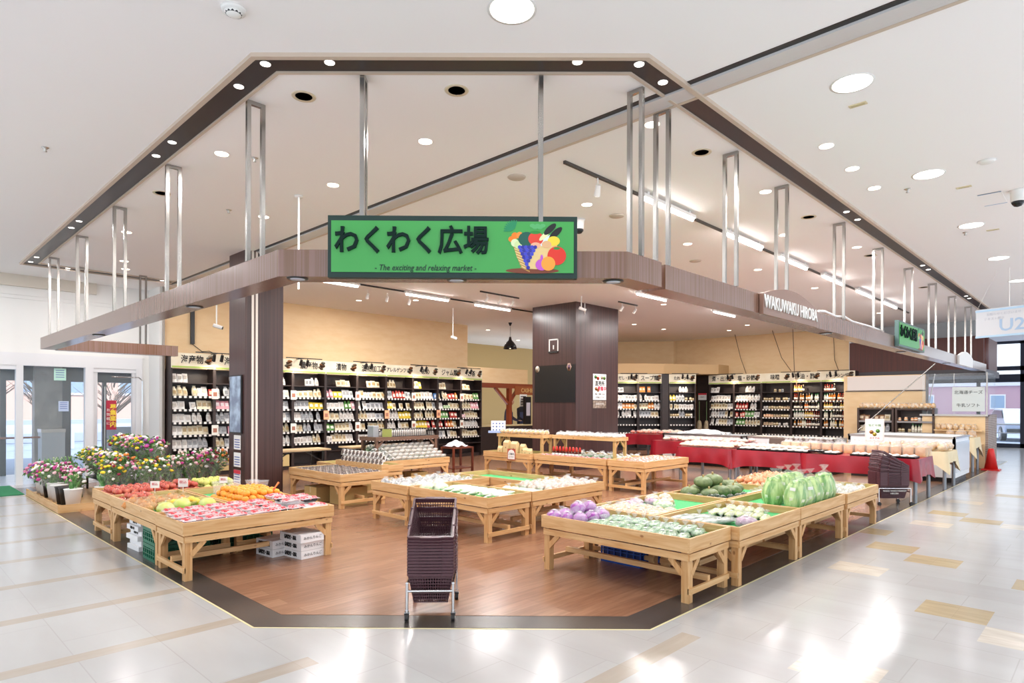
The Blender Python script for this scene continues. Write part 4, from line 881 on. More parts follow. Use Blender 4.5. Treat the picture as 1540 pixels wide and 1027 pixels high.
# small packs on the mushroom table
t = thing('mushroom_pack', 'x', 'mushrooms'); part('tray', G().box(-.05, .05, -.04, .04, 0, .015), WHITE, t); part('contents', G().sph((0,0,.02), (.046,.037,.022), 12, 0, .12, flat=.012), MUSHB, t)
part('film_bag', G().grid(lambda u, v: (-.05+.1*u, -.04+.08*v, .016+.03*math.sin(PI*u)*math.sin(PI*v)), 5, 5), M('light_film', '#F8F8F8', .1, alpha=.16), t); mp = Spawner(fuse(t))
for k in range(105):
    c_, r_ = k % 7, k//7; mp((4.96+.112*c_, 8.34+.1*r_, ZF+.03+.012*(r_ % 2)), rng.uniform(-.1, .1), f'small brown mushroom pack, {nth(c_+1)} across in the {nth(r_+1)} row from the right')
for k in range(33):
    c_, r_ = k % 11, k//11; mp((5.78+.05*(r_%2), 8.52+.115*c_, .62+.055*r_), (0, -1.2, 0), f'brown mushroom pack in the stacked wall behind, {nth(c_+1)} along in tier {nth(r_+1)}')
solo('pack_shelf', G().box(5.73, 5.86, 8.45, 9.85, .3, .59), PX, 'low pine ledge carrying the stacked wall of mushroom packs', 'shelf')
crk = softbag('rice_cracker_bag', 'rice crackers', M('bagged_cracker', '#E4DBD2', .25, n2='#B9A896', sc=14, contrast=(.45, .7), coat=.8, bump=.3), (.075, .09, .035), 20, neck=False, one=True)
crk2 = softbag('dried_snack_bag', 'snack bag', M('bagged_dark_snack', '#3E3A38', .25, n2='#E2DED8', sc=16, contrast=(.4, .6), coat=.8), (.07, .08, .03), 21, neck=False, one=True)
for k in range(55):
    c_, r_ = k % 11, k//11; (crk2 if c_ < 2 else crk)((6.7+.135*c_, 9.76+.13*r_-.02, ZF+.04+.055*r_), (-.75, 0, rng.uniform(-.15, .15)), f'{"dark" if c_ < 2 else "clear"} snack bag, {nth(c_+1)} from the left in the {nth(r_+1)} row below the walnut riser', sc=rng.uniform(.95, 1.15))
for k in range(12): crk2((5.85+.16*(k%4), 9.2+.3*(k//4), ZF), k, f'dark snack bag number {nth(k+1)} on the narrow joining table')
def wire_basket(label, x0, x1, y0, y1, z0, h, step=.045):
    t = thing('wire_basket', label, 'wire basket', ((x0+x1)/2, (y0+y1)/2, z0)); a, b = (x1-x0)/2, (y1-y0)/2
    g = G(); nx = int(2*a/step); ny_ = int(2*b/step)
    for s in (-1, 1):
        for k in range(nx+1): x = -a+2*a*k/nx; g.box(x-.004, x+.004, s*b-.003, s*b+.003, 0, h)
        for k in range(ny_+1): y = -b+2*b*k/ny_; g.box(s*a-.003, s*a+.003, y-.004, y+.004, 0, h)
    part('wire_grid', g, BLACK, t); part('top_rim', G().path([(-a,-b,h),(a,-b,h),(a,b,h),(-a,b,h),(-a,-b,h)], .006, 6), BLACK, t)
    part('base', G().box(-a, a, -b, b, 0, .004), BLACK, t)
wire_basket('long black wire basket on the walnut riser shelf', 7.0, 8.12, 10.14, 10.56, .93, .14)
wire_basket('lower black wire basket behind the rice crackers', 6.75, 7.4, 10.45, 10.58, .6, .18)

t = thing('storage_tub', 'grey plastic tub on the left end of the walnut riser', 'tub', (6.82, 10.35, .93)); part('tub_body', G().box(-.06, .06, -.1, .1, 0, .2), M('tub_grey', '#9EA2A8', .4), t); part('lid', G().box(-.065, .065, -.105, .105, .2, .215), M('tub_lid', '#C9CCD0', .4), t)
t = thing('price_board', 'olive green card leaning on the walnut riser', 'card', (6.98, 10.12, .93), -.5); part('card', G().box(-.09, .09, -.004, .004, 0, .15), M('olive_card', '#9AA052', .6), t)
for k in range(16): crk((7.06+.066*k, 10.35, .936), (-1.3, 0, 0), f'snack bag standing in the black wire basket, {nth(k+1)} from the left')

# ---------------------------------------------------------------- basket stacks on wheeled carts
MARO = M('maroon_plastic', '#53333A', .3)
def basket_mesh():
    g = G(); L0, W0, L1, W1, h = .225, .16, .18, .12, .21      # half sizes at the rim and the foot
    th = .004
    def ring(t): return (L1+(L0-L1)*t, W1+(W0-W1)*t, h*t)
    def wall(px, side):
        # open lattice: horizontal ribs and vertical bars
        pass
    nb = 9
    for lv in [i/nb for i in range(nb+1)]:
        a, b, z = ring(lv); t_ = .005 if lv < .999 else .016; hh = .0035 if lv < .999 else .009
        for s in (-1, 1):
            g.box(-a, a, s*b-t_/2, s*b+t_/2, z-hh, z+hh); g.box(s*a-t_/2, s*a+t_/2, -b, b, z-hh, z+hh)
    def bars(n, f):
        for k in range(n+1):
            p, q, u = f(k/n); g.beam(p, q, .006, .004, upv=u)
    for s in (-1, 1):
        bars(24, lambda t, s=s: ((-L1+2*L1*t, s*W1, 0), (-L0+2*L0*t, s*W0, h), (0, 1, 0)))
        bars(16, lambda t, s=s: ((s*L1, -W1+2*W1*t, 0), (s*L0, -W0+2*W0*t, h), (1, 0, 0)))
    for k in range(19): y = -W1+2*W1*k/18; g.box(-L1, L1, y-.003, y+.003, -.003, .001)
    for k in range(13): x = -L1+2*L1*k/12; g.box(x-.003, x+.003, -W1, W1, -.003, .001)
    # solid upper band and grip lips
    for s in (-1, 1):
        a, b, z = ring(.86)
        g.add([(-a, s*b, z), (a, s*b, z), (L0, s*W0, h), (-L0, s*W0, h)], [(0,1,2,3)]); g.add([(s*a, -b, z), (s*a, b, z), (s*L0, W0, h), (s*L0, -W0, h)], [(0,1,2,3)])
        g.box(s*L0-.004, s*L0+s*.016, -.075, .075, h-.006, h+.01)
        for e in (-.1, .1): g.lathe([(0, -.012), (.012, -.01), (.012, .012), (0, .016)], 8, 0, (e, s*(W0+.006), h))
    return g
def basket_solid():
    """closed-sided variant with printed white lettering"""
    return basket_mesh()
t = thing('shopping_basket', 'x', 'basket')
part('basket_body', basket_mesh(), MARO, t)
for s in (-1, 1):
    part('handle', G().path([(-.1, s*.168, .205), (-.1, s*.178, .19), (.1, s*.178, .19), (.1, s*.168, .205)], .005, 6), MARO, t)
bask = Spawner(t)
def cart(label, loc, rz, n, tilts, pre):
    t = thing('basket_cart', label, 'basket cart', loc, rz)
    a, b = .25, .165
    for sx in (-1, 1):
        for sy in (-1, 1):
            l = part('leg', G().tube((sx*a, sy*b, .055), (sx*a, sy*b, .27), .011, n=10), CHROME, t)
            c = part('caster', G().tube((sx*a-.01, sy*b-.013, .028), (sx*a-.01, sy*b+.013, .028), .027, n=14).box(sx*a-.02, sx*a+.012, sy*b-.017, sy*b+.017, .05, .062), [BLACKPL], t)
            part('fork', G().tube((sx*a, sy*b, .05), (sx*a, sy*b, .08), .014, n=8), CHROME, c)
    for sy in (-1, 1): part('side_rail', G().tube((-a, sy*b, .27), (a, sy*b, .27), .01, n=10), CHROME, t)
    part('cross_bar', G().tube((-a, -b, .215), (-a, b, .215), .01, n=10), CHROME, t); part('cross_bar', G().tube((a, -b, .215), (a, b, .215), .01, n=10), CHROME, t)
    p0 = Vector(loc); rm = Matrix.Rotation(rz, 4, 'Z')
    z = .115; tot = n+len(tilts)
    for k in range(n):
        o = bask(tuple(p0+Vector((0, 0, z+.0225*k))), (0, 0, rz), f'maroon shopping basket, {nth(k+1)} from the bottom of the {pre} stack')
    zt = z+.0225*n
    for k, tl in enumerate(tilts):
        # hinge on the camera-side rim, the far side lifted
        piv = Vector((-.225, 0, .21)); q = Matrix.Rotation(-rad(tl), 4, 'Y')
        loc_l = piv-(q @ piv); loc_l.z += zt+.022*k
        wm_ = Matrix.Translation(p0) @ rm @ Matrix.Translation(loc_l) @ q
        o = bask(tuple(wm_.translation), tuple(wm_.to_euler()), f'maroon shopping basket, {nth(n+k+1)} from the bottom of the {pre} stack'+(' and lying open on top' if k == len(tilts)-1 else ', tipped up'))
    return t
cart('chrome cart under the front stack of shopping baskets', (3.0, 3.74, 0), math.atan2(.72, .69), 9, [7, 14, 21, 29], 'front')
cart('chrome cart under the far stack of shopping baskets by the red tables', (11.28, 2.66, 0), -PI/4+PI, 9, [6, 12, 18, 24, 30], 'far')
text('WAKU WAKU MARKET', .035, WHITE, bpy.data.objects['basket_cart.001'], (0, .166, .23), PI, .0008); text('HIROBA', .035, WHITE, bpy.data.objects['basket_cart.001'], (0, .162, .19), PI, .0008)

# ---------------------------------------------------------------- flower stand at the left entrance
t = thing('flower_platform', 'low pine framed platform under the flower buckets', 'platform', (2.85, 12.0, 0))
part('frame_board', G().box(-.95, -.93, -1.25, 1.25, 0, .115), PY, t); part('frame_board', G().box(-.93, .95, -1.25, -1.23, 0, .115), PX, t); part('frame_board', G().box(.93, .95, -1.23, 1.25, 0, .115), PY, t)
part('deck', G().box(-.93, .93, -1.23, 1.25, .03, .06), PX, t)
t = thing('flower_stand', 'dark stepped rack holding the rows of bouquets', 'flower stand', (2.95, 12.0, 0))
for k, (x0, z) in enumerate(((-.25, .3), (.2, .5))): part('shelf_board', G().box(x0, x0+.45, -1.05, 1.1, z-.02, z), BLACKPL, t)
for x in (-.22, .22, .62):
    for y in (-1.0, 1.05): part('leg', G().box(x-.015, x+.015, y-.015, y+.015, .06, .29 if x < 0 else .48), BLACKPL, t)
BKW = M('bucket_white', '#EDEAE6', .35)
def bucket(mat):
    t = thing('flower_bucket', 'x', 'bucket'); part('pail', G().lathe([(.085, 0), (.115, .25), (.12, .255), (.112, .25), (.083, .01), (0, .01)], 20), mat, t); part('rim', G().lathe([(.116, .245), (.122, .25), (.116, .256)], 20), mat, t)
    return Spawner(t)
BW, BB_ = bucket(BKW), bucket(BLACKPL)
PC = [('pink', '#E58FB0'), ('yellow', '#EFD22E'), ('crimson', '#8E2038'), ('white', '#F4F0EA'), ('purple', '#9A4C9E'), ('orange', '#E08030'), ('pale pink', '#F2C0C4'), ('magenta', '#C2408A')]
STEM = M('flower_leaf', '#3A6030', .6, n2='#6C9A50', sc=30); WRAPM = M('bouquet_wrap', '#F4ECF4', .15, alpha=.13)
def bouquet(ci, cj, seed):
    rr = random.Random(seed); t = thing('flower_bouquet', 'x', 'flowers')
    g = G()
    for k in range(110):
        a = rr.uniform(0, 6.28); z = rr.uniform(.0, .28); q = rr.uniform(.0, .05+max(0, z)*.5); c = Vector((q*math.cos(a), q*math.sin(a), z)); d = Vector((rr.uniform(-1, 1), rr.uniform(-1, 1), rr.uniform(.1, 1))).normalized()*.034; e = d.cross(Vector((rr.uniform(-1, 1), rr.uniform(-1, 1), 0))).normalized()*.013
        g.add([c-d, c+e, c+d, c-e], [(0,1,2,3)])
    g.tube((0,0,-.1), (0,0,.12), .02, .03, 8); part('foliage', g, STEM, t)
    for k in range(16):
        a = 2.4*k; q = .15*math.sqrt((k+.3)/16); c = (q*math.cos(a), q*math.sin(a), .275+.05*rr.random()-q*q*5.); r_ = rr.uniform(.013, .03)
        nm, col = PC[[ci, ci, cj, 3 if ci != 3 else 1][k % 4]]
        g = G(); g.lathe([(0, -.02), (r_*.5, -.012), (r_, 0), (r_*.95, .008), (r_*.6, .016), (0, .019)], 9, 0, c, wav=.14, k=4)
        part('blossom', g, M('petal_'+nm.replace(' ', '_'), col, .6), t)
    g = G().grid(lambda u, v: ((.03+.1*v)*math.cos(5.2*u+.5), (.03+.1*v)*math.sin(5.2*u+.5), -.1+.31*v+.03*v*math.cos(9*u)), 12, 3); part('film_wrap', g, WRAPM, t)
    return Spawner(t)
BQ = [(bouquet(a, b, 40+i), f'{PC[a][0]} and {PC[b][0]}') for i, (a, b) in enumerate(((1, 2), (0, 3), (6, 1), (4, 1), (3, 0), (5, 2), (7, 6), (1, 3)))]
bq_n = {}
def place_bq(k, loc, rot, where, sc=1.25):
    sp, nm = BQ[k]; bq_n[nm, where] = bq_n.get((nm, where), 0)+1
    sp(loc, rot, f'{nth(bq_n[nm, where])} bouquet of {nm} flowers, counted from the left, {where}', sc=sc)
seqs = [(2.38, .12, .2, 'in the front row near the floor', 11), (2.8, .34, .26, 'in the middle row of the stand', 13), (3.25, .56, .26, 'in the top row of the stand', 13)]
for x, z, tz, wh, cnt in seqs:
    for i in range(cnt):
        y = 13.05-2.0*i/(cnt-1)
        if z < .2 and i >= 7: continue
        place_bq(rng.randrange(8) if z > .2 else [1, 4, 6, 4, 1, 6, 1, 4][i % 8], (x+rng.uniform(-.05, .05), y, z+tz*.3), (rng.uniform(-.12, .3), -.3+rng.uniform(-.12, .1), rng.uniform(0, .8)), wh)
for i in range(9): place_bq(rng.randrange(8), (2.6+.19*i, 10.98+rng.uniform(-.05, .05), .3+.018*i), (.35, rng.uniform(-.2, .2), i), 'along the near side of the stand', 1.2)
for i in range(8): place_bq(rng.randrange(8), (3.0+.17*i, 10.75+.06*i, .36+.0*i), (.3, .1, i), 'behind the apples', 1.15)
for i in range(6): (BW if i % 3 != 2 else BB_)((2.08, 12.9-.31*i, .06), 0, f'{"white" if i % 3 != 2 else "black"} bucket, {nth(i+1)} from the door along the front of the flower platform')
BW((2.12, 10.96, .06), 0, 'white bucket of green buds on the near corner of the flower platform'); BB_((2.1, 11.19, .06), 0, 'black bucket behind the near corner bucket'); BW((2.5, 10.96, .06), 0, 'white bucket beside the corner one, behind the apple table')
for i, y in enumerate((12.9, 12.6, 12.3, 12.0)): BQ[[1, 3, 4, 6][i]][0]((2.1, y, .22), (.1, -.45, 0), f'wrapped spray leaning out of the front buckets, {nth(i+1)} from the door', sc=1.3)
def green_bunch(x, y, z, label, r_=.1, bud='#C9D8A0'):
    t = thing('green_bunch', label, 'plant', (x, y, z)); rr = random.Random(int(x*100+y*10)); g = G()
    for k in range(70):
        a = rr.uniform(0, 6.28); zz = rr.uniform(0, .2); q = rr.uniform(0, r_*(.5+zz*3)); c = Vector((q*math.cos(a), q*math.sin(a), zz)); d = Vector((math.cos(a)*.3, math.sin(a)*.3, rr.uniform(.4, 1))).normalized()*.045; e = d.cross(Vector((rr.uniform(-1, 1), rr.uniform(-1, 1), 0))).normalized()*.014
        g.add([c-d, c+e, c+d, c-e], [(0,1,2,3)])
    part('foliage', g, M('fresh_leaf', '#4F8A48', .5, n2='#86B070', sc=20), t)
    for k in range(14):
        a = rr.uniform(0, 6.28); q = rr.uniform(0, r_*1.1); part('bud', G().sph((q*math.cos(a), q*math.sin(a), .16+.06*rr.random()), (.008, .008, .016), 6), M('bud', bud, .5), t)
green_bunch(2.12, 10.96, .3, 'green buds filling the white corner bucket'); green_bunch(2.5, 10.96, .3, 'green buds in the second white bucket', .1, '#E0B0A0')
for i, (x, y) in enumerate(((2.35, 13.7), (2.65, 13.9))):
    BB_((x, y, .12), 0, f'{["left","right"][i]} dark bucket of greenery by the entrance door'); green_bunch(x, y, .36, f'{["left","right"][i]} leafy green plant in the dark bucket by the door', .13)
    solo('plant_stool', G().box(-.13, .13, -.13, .13, .1, .12).box(-.12, -.1, -.12, -.1, 0, .1).box(.1, .12, -.12, -.1, 0, .1).box(-.12, -.1, .1, .12, 0, .1).box(.1, .12, .1, .12, 0, .1), BLACKPL, f'{["left","right"][i]} low dark stool under the greenery by the door', 'stool', (x, y, 0))
solo('door_mat', G().box(.2, 1.9, 13.4, 15.0, 0, .012), M('green_door_mat', '#2E8A58', .95, n2='#2A7A50', sc=80, bump=.4), 'green mat on the floor at the left entrance', 'mat')
# entrance odds and ends
t = thing('sign_stand', 'thin steel pole carrying a red and yellow notice by the entrance', 'sign', (3.42, 14.9, 0)); part('pole', G().tube((0,0,0), (0,0,1.9), .014), STEEL, t); part('base', G().lathe([(.15, 0), (.15, .02), (.02, .03)], 18), STEEL, t)
part('notice', G().box(.02, .2, -.012, 0, 1.02, 1.62), M('notice_red', '#B01E3A', .5), t)
for k, ch in enumerate('募集案内'): text(ch, .12, M('notice_yellow', '#F2D040', .5), t, (.14, -.016, 1.48-.12*k), 0, .001, .003)
for k, ch in enumerate('お気軽に'): text(ch, .07, WHITE, t, (.055, -.016, 1.42-.09*k), 0, .001)
t = thing('clothes_rail', 'tall chrome rail standing before the right door leaf', 'rail', (3.5, 14.75, 0)); part('rail_tube', G().path([(0, 0, 2.1), (.5, 0, 2.1), (.56, 0, 2.04), (.56, 0, 0)], .014), CHROME, t); part('foot', G().tube((.56, -.2, .02), (.56, .2, .02), .014), CHROME, t)
t = thing('waste_bin', 'grey steel bin behind the glass of the entrance', 'bin', (2.75, 16.2, 0)); part('bin_body', G().box(-.2, .2, -.2, .2, 0, .95), M('bin_grey', '#9AA0A4', .4), t); part('lid', G().box(-.21, .21, -.21, .21, .95, 1.02), ALU, t)
part('rail', G().tube((-1.5, 0, .85), (-.2, 0, .85), .02), M('rail_brown', '#8A5A48', .5), t)
for x, z, s_, c in ((2.76, 1.5, .17, '#B9C6E0'), (2.7, 2.13, .2, '#BCE0D2')):
    t = thing('door_notice', ['blue notice sheet','pale green notice sheet'][z > 2]+' on the glass beside the entrance', 'notice', (x, 15.12, z)); part('sheet', G().box(-s_/2, s_/2, -.004, 0, -s_*.6, s_*.6), M('sheet_'+c[1:], c, .5), t)
    for k in range(4): part('printed_line', G().box(-s_*.35, s_*.35, -.006, -.004, s_*(.36-.22*k), s_*(.42-.22*k)), M('notice_ink', '#5868A8', .5), t)

# ---------------------------------------------------------------- boxes and crates under the tables
def carton(label, loc, rz, w, d, h, mat, lines=True, side=None):
    t = thing('carton', label, 'carton', loc, rz); part('carton_body', G().box(-w/2, w/2, -d/2, d/2, 0, h), mat, t)
    part('tape', G().box(-w/2-.001, w/2+.001, -.02, .02, h, h+.0015).box(-w/2-.0015, -w/2, -.02, .02, h*.6, h), M('tape', '#C9B285', .3) if mat is CARD else WHITE, t)
    if lines:
        text('みかんりんご', min(h*.42, .05), INK, t, (0, -d/2-.002, h*.5), 0, .0006); text('信州農協・果実', min(h*.5, .055), INK, t, (-w/2-.002, 0, h*.5), -PI/2, .0006, .003, .7)
    return t
for k, (x, y, z) in enumerate(((3.14, 6.05, 0), (3.14, 6.05, .086), (3.12, 6.02, .172), (2.98, 6.3, 0), (2.98, 6.3, .086))):
    carton(f'flat white carton with black characters under the strawberry table, {["front bottom","front middle","front top","back bottom","back top"][k]} one', (x, y, z), .12, .27, .36 if k < 3 else .3, .083, WCARD)
for k in range(7): carton(f'white printed carton under the melon table, {nth(k+1)} from the floor', (2.14+.03*(k % 2), 7.55+.02*(k % 3), .052*k), .05, .3, .34, .05, WCARD, k > 2)
def vcrate(label, loc, rz, w, d, h, mat):
    t = thing('plastic_crate', label, 'crate', loc, rz); g = G(); a, b = w/2, d/2
    for z0, z1 in ((0, .03), (h*.36, h*.42), (h*.66, h*.72), (h-.035, h)):
        for s in (-1, 1): g.box(-a, a, s*b-.006, s*b+.006, z0, z1); g.box(s*a-.006, s*a+.006, -b, b, z0, z1)
    for s in (-1, 1):
        for k in range(9): x = -a+2*a*k/8; g.box(x-.006, x+.006, s*b-.005, s*b+.005, 0, h)
        for k in range(7): y = -b+2*b*k/6; g.box(s*a-.005, s*a+.005, y-.006, y+.006, 0, h)
    part('lattice', g, mat, t); part('base', G().box(-a, a, -b, b, 0, .01), mat, t); part('inner_shade', G().box(-a+.012, a-.012, -b+.012, b-.012, .01, h-.02), M('crate_shadow_green', '#0E4A36', .6) if mat is GREENP else M('crate_shadow_blue', '#16306A', .6), t)  # solid box in a darker tone paints the shade inside the open crate
vcrate('lower green plastic crate under the tables on the left', (2.22, 6.92, 0), 0, .5, .36, .16, GREENP); vcrate('upper green plastic crate under the tables on the left', (2.22, 6.92, .165), 0, .5, .36, .16, GREENP)
vcrate('green plastic crate further under the orange table', (2.9, 7.0, 0), 0, .55, .36, .18, GREENP)
BLUEP = M('blue_crate', '#1F4FA8', .4)
vcrate('blue plastic crate under the potato table', (5.9, 3.55, 0), 0, .75, .45, .2, BLUEP); vcrate('second blue plastic crate behind the turnip table', (5.3, 3.5, .0), 0, .35, .45, .18, BLUEP)
for k, (x, y, w, d, h) in enumerate(((5.13, 9.3, .34, .38, .24), (5.3, 8.72, .4, .44, .27), (5.5, 9.45, .3, .3, .2), (6.9, 9.95, .4, .35, .24), (7.5, 9.95, .4, .35, .24), (6.0, 9.3, .4, .4, .25), (6.1, 10.0, .4, .4, .25), (7.0, 6.75, .01, .01, .01))[:7]):
    carton(f'brown cardboard box, {nth(k+1)} of those stored under the rear pine tables from the left', (x, y, 0), 0, w, d, h, CARD, False)
for k, (x, y) in enumerate(((10.3, 7.2), (10.3, 6.5))):
    t = thing('paper_sack', f'{["farther","nearer"][k]} printed paper sack stack under the bottle island', 'sack', (x, y, 0)); part('sack_body', G().sph((0, 0, .2), (.16, .12, .22), 14, 0, .05, rng, flat=0.), M('kraft_sack', '#BFA98C', .8, n2='#D8C8B0', sc=16), t); part('tie', G().tube((0,0,.4), (0,0,.46), .03, .05, 8), M('kraft_sack2', '#BFA98C', .8), t)
# bottle island goods
redpk = softbag('sausage_pack', 'food pack', M('bagged_red', '#B8302C', .25, n2='#E8B4A8', sc=26, contrast=(.5, .68), coat=.7), (.055, .04, .022), 31, False, nn=12, one=True)
orpk = softbag('carrot_pack', 'food pack', M('bagged_orange', '#E8622A', .25, n2='#F2C9A0', sc=22, contrast=(.5, .7), coat=.6), (.06, .045, .025), 32, False, nn=12, one=True)
for k in range(26): redpk((9.5+.12*(k % 2), 6.82+.128*(k//2), ZM-.072+.03), rng.uniform(-.2, .2), f'red food pack, {nth(k//2+1)} from the right in the {["front","second"][k % 2]} row of the bottle island', sc=1.15)
for k in range(44): orpk((9.5+.125*(k//4), 6.02+.16*(k % 4), ZM-.072+.012*(k % 2)+.02), rng.uniform(0, 6), f'orange food pack, {nth(k//4+1)} from the left in the {nth(k % 4+1)} row of the near island table', sc=1.2)
whbag = softbag('white_mochi_bag', 'food bag', M('bagged_white', '#F2EFEA', .25, n2='#D6CCC0', sc=14, coat=.6), (.07, .06, .04), 33, True, nn=12, one=True)
for k in range(30): whbag((10.05+.12*(k % 3), 7.0+.155*(k//3), .915), rng.uniform(0, 6), f'white tied bag, {nth(k//3+1)} from the right in the {nth(k % 3+1)} row of the pine riser shelf')
for k in range(30): whbag((10.2+.15*(k % 5), 7.0+.28*(k//5), ZM-.07), rng.uniform(0, 6), f'white food bag, {nth(k//5+1)} from the right in the {nth(k % 5+1)} row behind the red bottles')
for k in range(16):
    x = 9.82+.1*(k % 2); y = 7.75+.085*(k//2)
    t = thing('sauce_bottle', f'dark sauce bottle with red cap under the pine riser, {nth(k//2+1)} from the right in the {["front","back"][k % 2]} row', 'bottle', (x, y, ZM-.07))
    part('bottle_body', G().lathe([(.03, 0), (.032, .005), (.032, .1), (.014, .14), (.012, .17)], 12), M('sauce_dark', '#5A2018', .1), t); part('cap', G().lathe([(.034, .125), (.018, .2), (.01, .215), (0, .216)], 10), M('cap_red', '#D0362E', .4), t); part('paper_label', G().lathe([(.0325, .03), (.0325, .085)], 12), WHITE, t)
KR = M('kraft_paper', '#DCC08E', .6)
for k, (x, y, w, h) in enumerate(((9.42, 9.28, .075, .27), (9.42, 9.06, .075, .25), (9.5, 8.9, .06, .2), (9.42, 9.48, .055, .14), (9.44, 8.78, .05, .13), (9.44, 8.66, .05, .12))):
    t = thing('paper_bag', f'tall kraft paper bag, {nth(k+1)} of those standing at the front of the bread table', 'paper bag', (x, y, ZM-.07), .1*k)
    part('bag_body', G().box(-w*.75, w*.75, -w, w, 0, h).add([(-w*.75, -w, h), (w*.75, -w, h), (w*.75, w, h), (-w*.75, w, h), (0, -w, h+.05), (0, w, h+.05)], [(0,1,4), (1,2,5,4), (2,3,5), (3,0,4,5)]), KR, t)
    text('米', w*.5, INK, t, (-w*.75-.002, 0, h*.6), -PI/2, .0005)
bread = softbag('bread_bag', 'bread', M('bagged_bread', '#D9A45C', .3, n2='#F2E0BE', sc=9, coat=.7, contrast=(.4, .6)), (.08, .055, .055), 35, True, nn=12, one=True)
for k in range(20): bread((9.8+.14*(k % 2), 8.66+.125*(k//2), .915), rng.uniform(-.2, .2), f'bag of bread, {nth(k//2+1)} from the right in the {["front","back"][k % 2]} row of the bread riser')
t = thing('framed_card', 'small framed card with a red arch hanging on the bread table', 'sign', (9.285, 9.03, .44), -PI/2+.15); part('card', G().box(-.1, .1, -.006, 0, -.02, .21), M('brick_red', '#B0503C', .5), t); part('face', G().prism([(-.085, -.005), (.085, -.005), (.085, .12), (.06, .17), (0, .195), (-.06, .17), (-.085, .12)], 0, .003).xf(Matrix.Rotation(PI/2, 4, 'X')).xf(Matrix.Translation((0, -.006, 0))), WHITE, t)
text('ご案内', .05, INK, t, (0, -.012, .1), 0, .0005); text('おすすめ', .03, INK, t, (0, -.012, .04), 0, .0005)
t = thing('framed_card', 'pale blue and white card standing on the bread riser', 'sign', (9.72, 9.86, .935), -PI/4); part('card', G().box(-.16, .16, -.01, 0, 0, .27), M('card_blue', '#E6EAF4', .5), t); part('base_strip', G().box(-.22, .3, -.02, .02, 0, .05), M('strip_blue', '#A9BCE8', .5), t)
for k in range(12): part('printed_spot', G().lathe([(0, 0), (.015, .001)], 8).xf(Matrix.Rotation(PI/2, 4, 'X')).xf(Matrix.Translation((-.11+.07*(k % 4), -.012, .07+.07*(k//4)))), M('spot_blue', '#5C7CC8', .5), t)
# folding tables in front of the back shelves, and a tea trolley
def ftable(label, x0, x1, y0, y1, z, top=None):
    t = thing('folding_table', label, 'table', ((x0+x1)/2, (y0+y1)/2, 0)); a, b = (x1-x0)/2, (y1-y0)/2
    part('tabletop', G().box(-a, a, -b, b, z-.03, z), top or M('beige_laminate', '#D9B98E', .4), t)
    for s in (-1, 1):
        part('leg', G().beam((s*(a-.15), -b+.04, 0), (s*(a-.15), -b+.04, z-.03), .03, .03), BLACK, t); part('leg', G().beam((s*(a-.15), b-.04, 0), (s*(a-.15), b-.04, z-.03), .03, .03), BLACK, t)
        part('brace', G().beam((s*(a-.15), -b+.04, z-.25), (s*(a-.5), -b+.04, z-.04), .02, .02), BLACK, t)
ftable('beige folding table behind the mushroom pack table', 4.95, 6.3, 11.0, 11.5, .7); ftable('beige folding table behind the cracker table', 6.75, 8.4, 11.0, 11.5, .7)
t = thing('tea_trolley', 'brown wooden trolley with a white cloth beside the bread table', 'trolley', (9.3, 10.75, 0))
DW = M('dark_red_wood', '#6E3220', .4)
part('shelf_board', G().box(-.3, .3, -.22, .22, .13, .15), DW, t); part('top_board', G().box(-.3, .3, -.22, .22, .58, .61), DW, t)
for sx in (-1, 1):
    for sy in (-1, 1): part('leg', G().box(sx*.28-.02, sx*.28+.02, sy*.2-.02, sy*.2+.02, 0, .58), DW, t)
solo('white_cloth', G().grid(lambda u, v: (9.02+.5*u, 10.6+.35*v, .63+.12*math.sin(PI*u)*math.sin(PI*v)+.02*math.sin(14*u)*math.cos(11*v)), 14, 10), M('pale_cloth', '#E6DCE6', .8), 'crumpled pale cloth on top of the brown trolley', 'cloth')

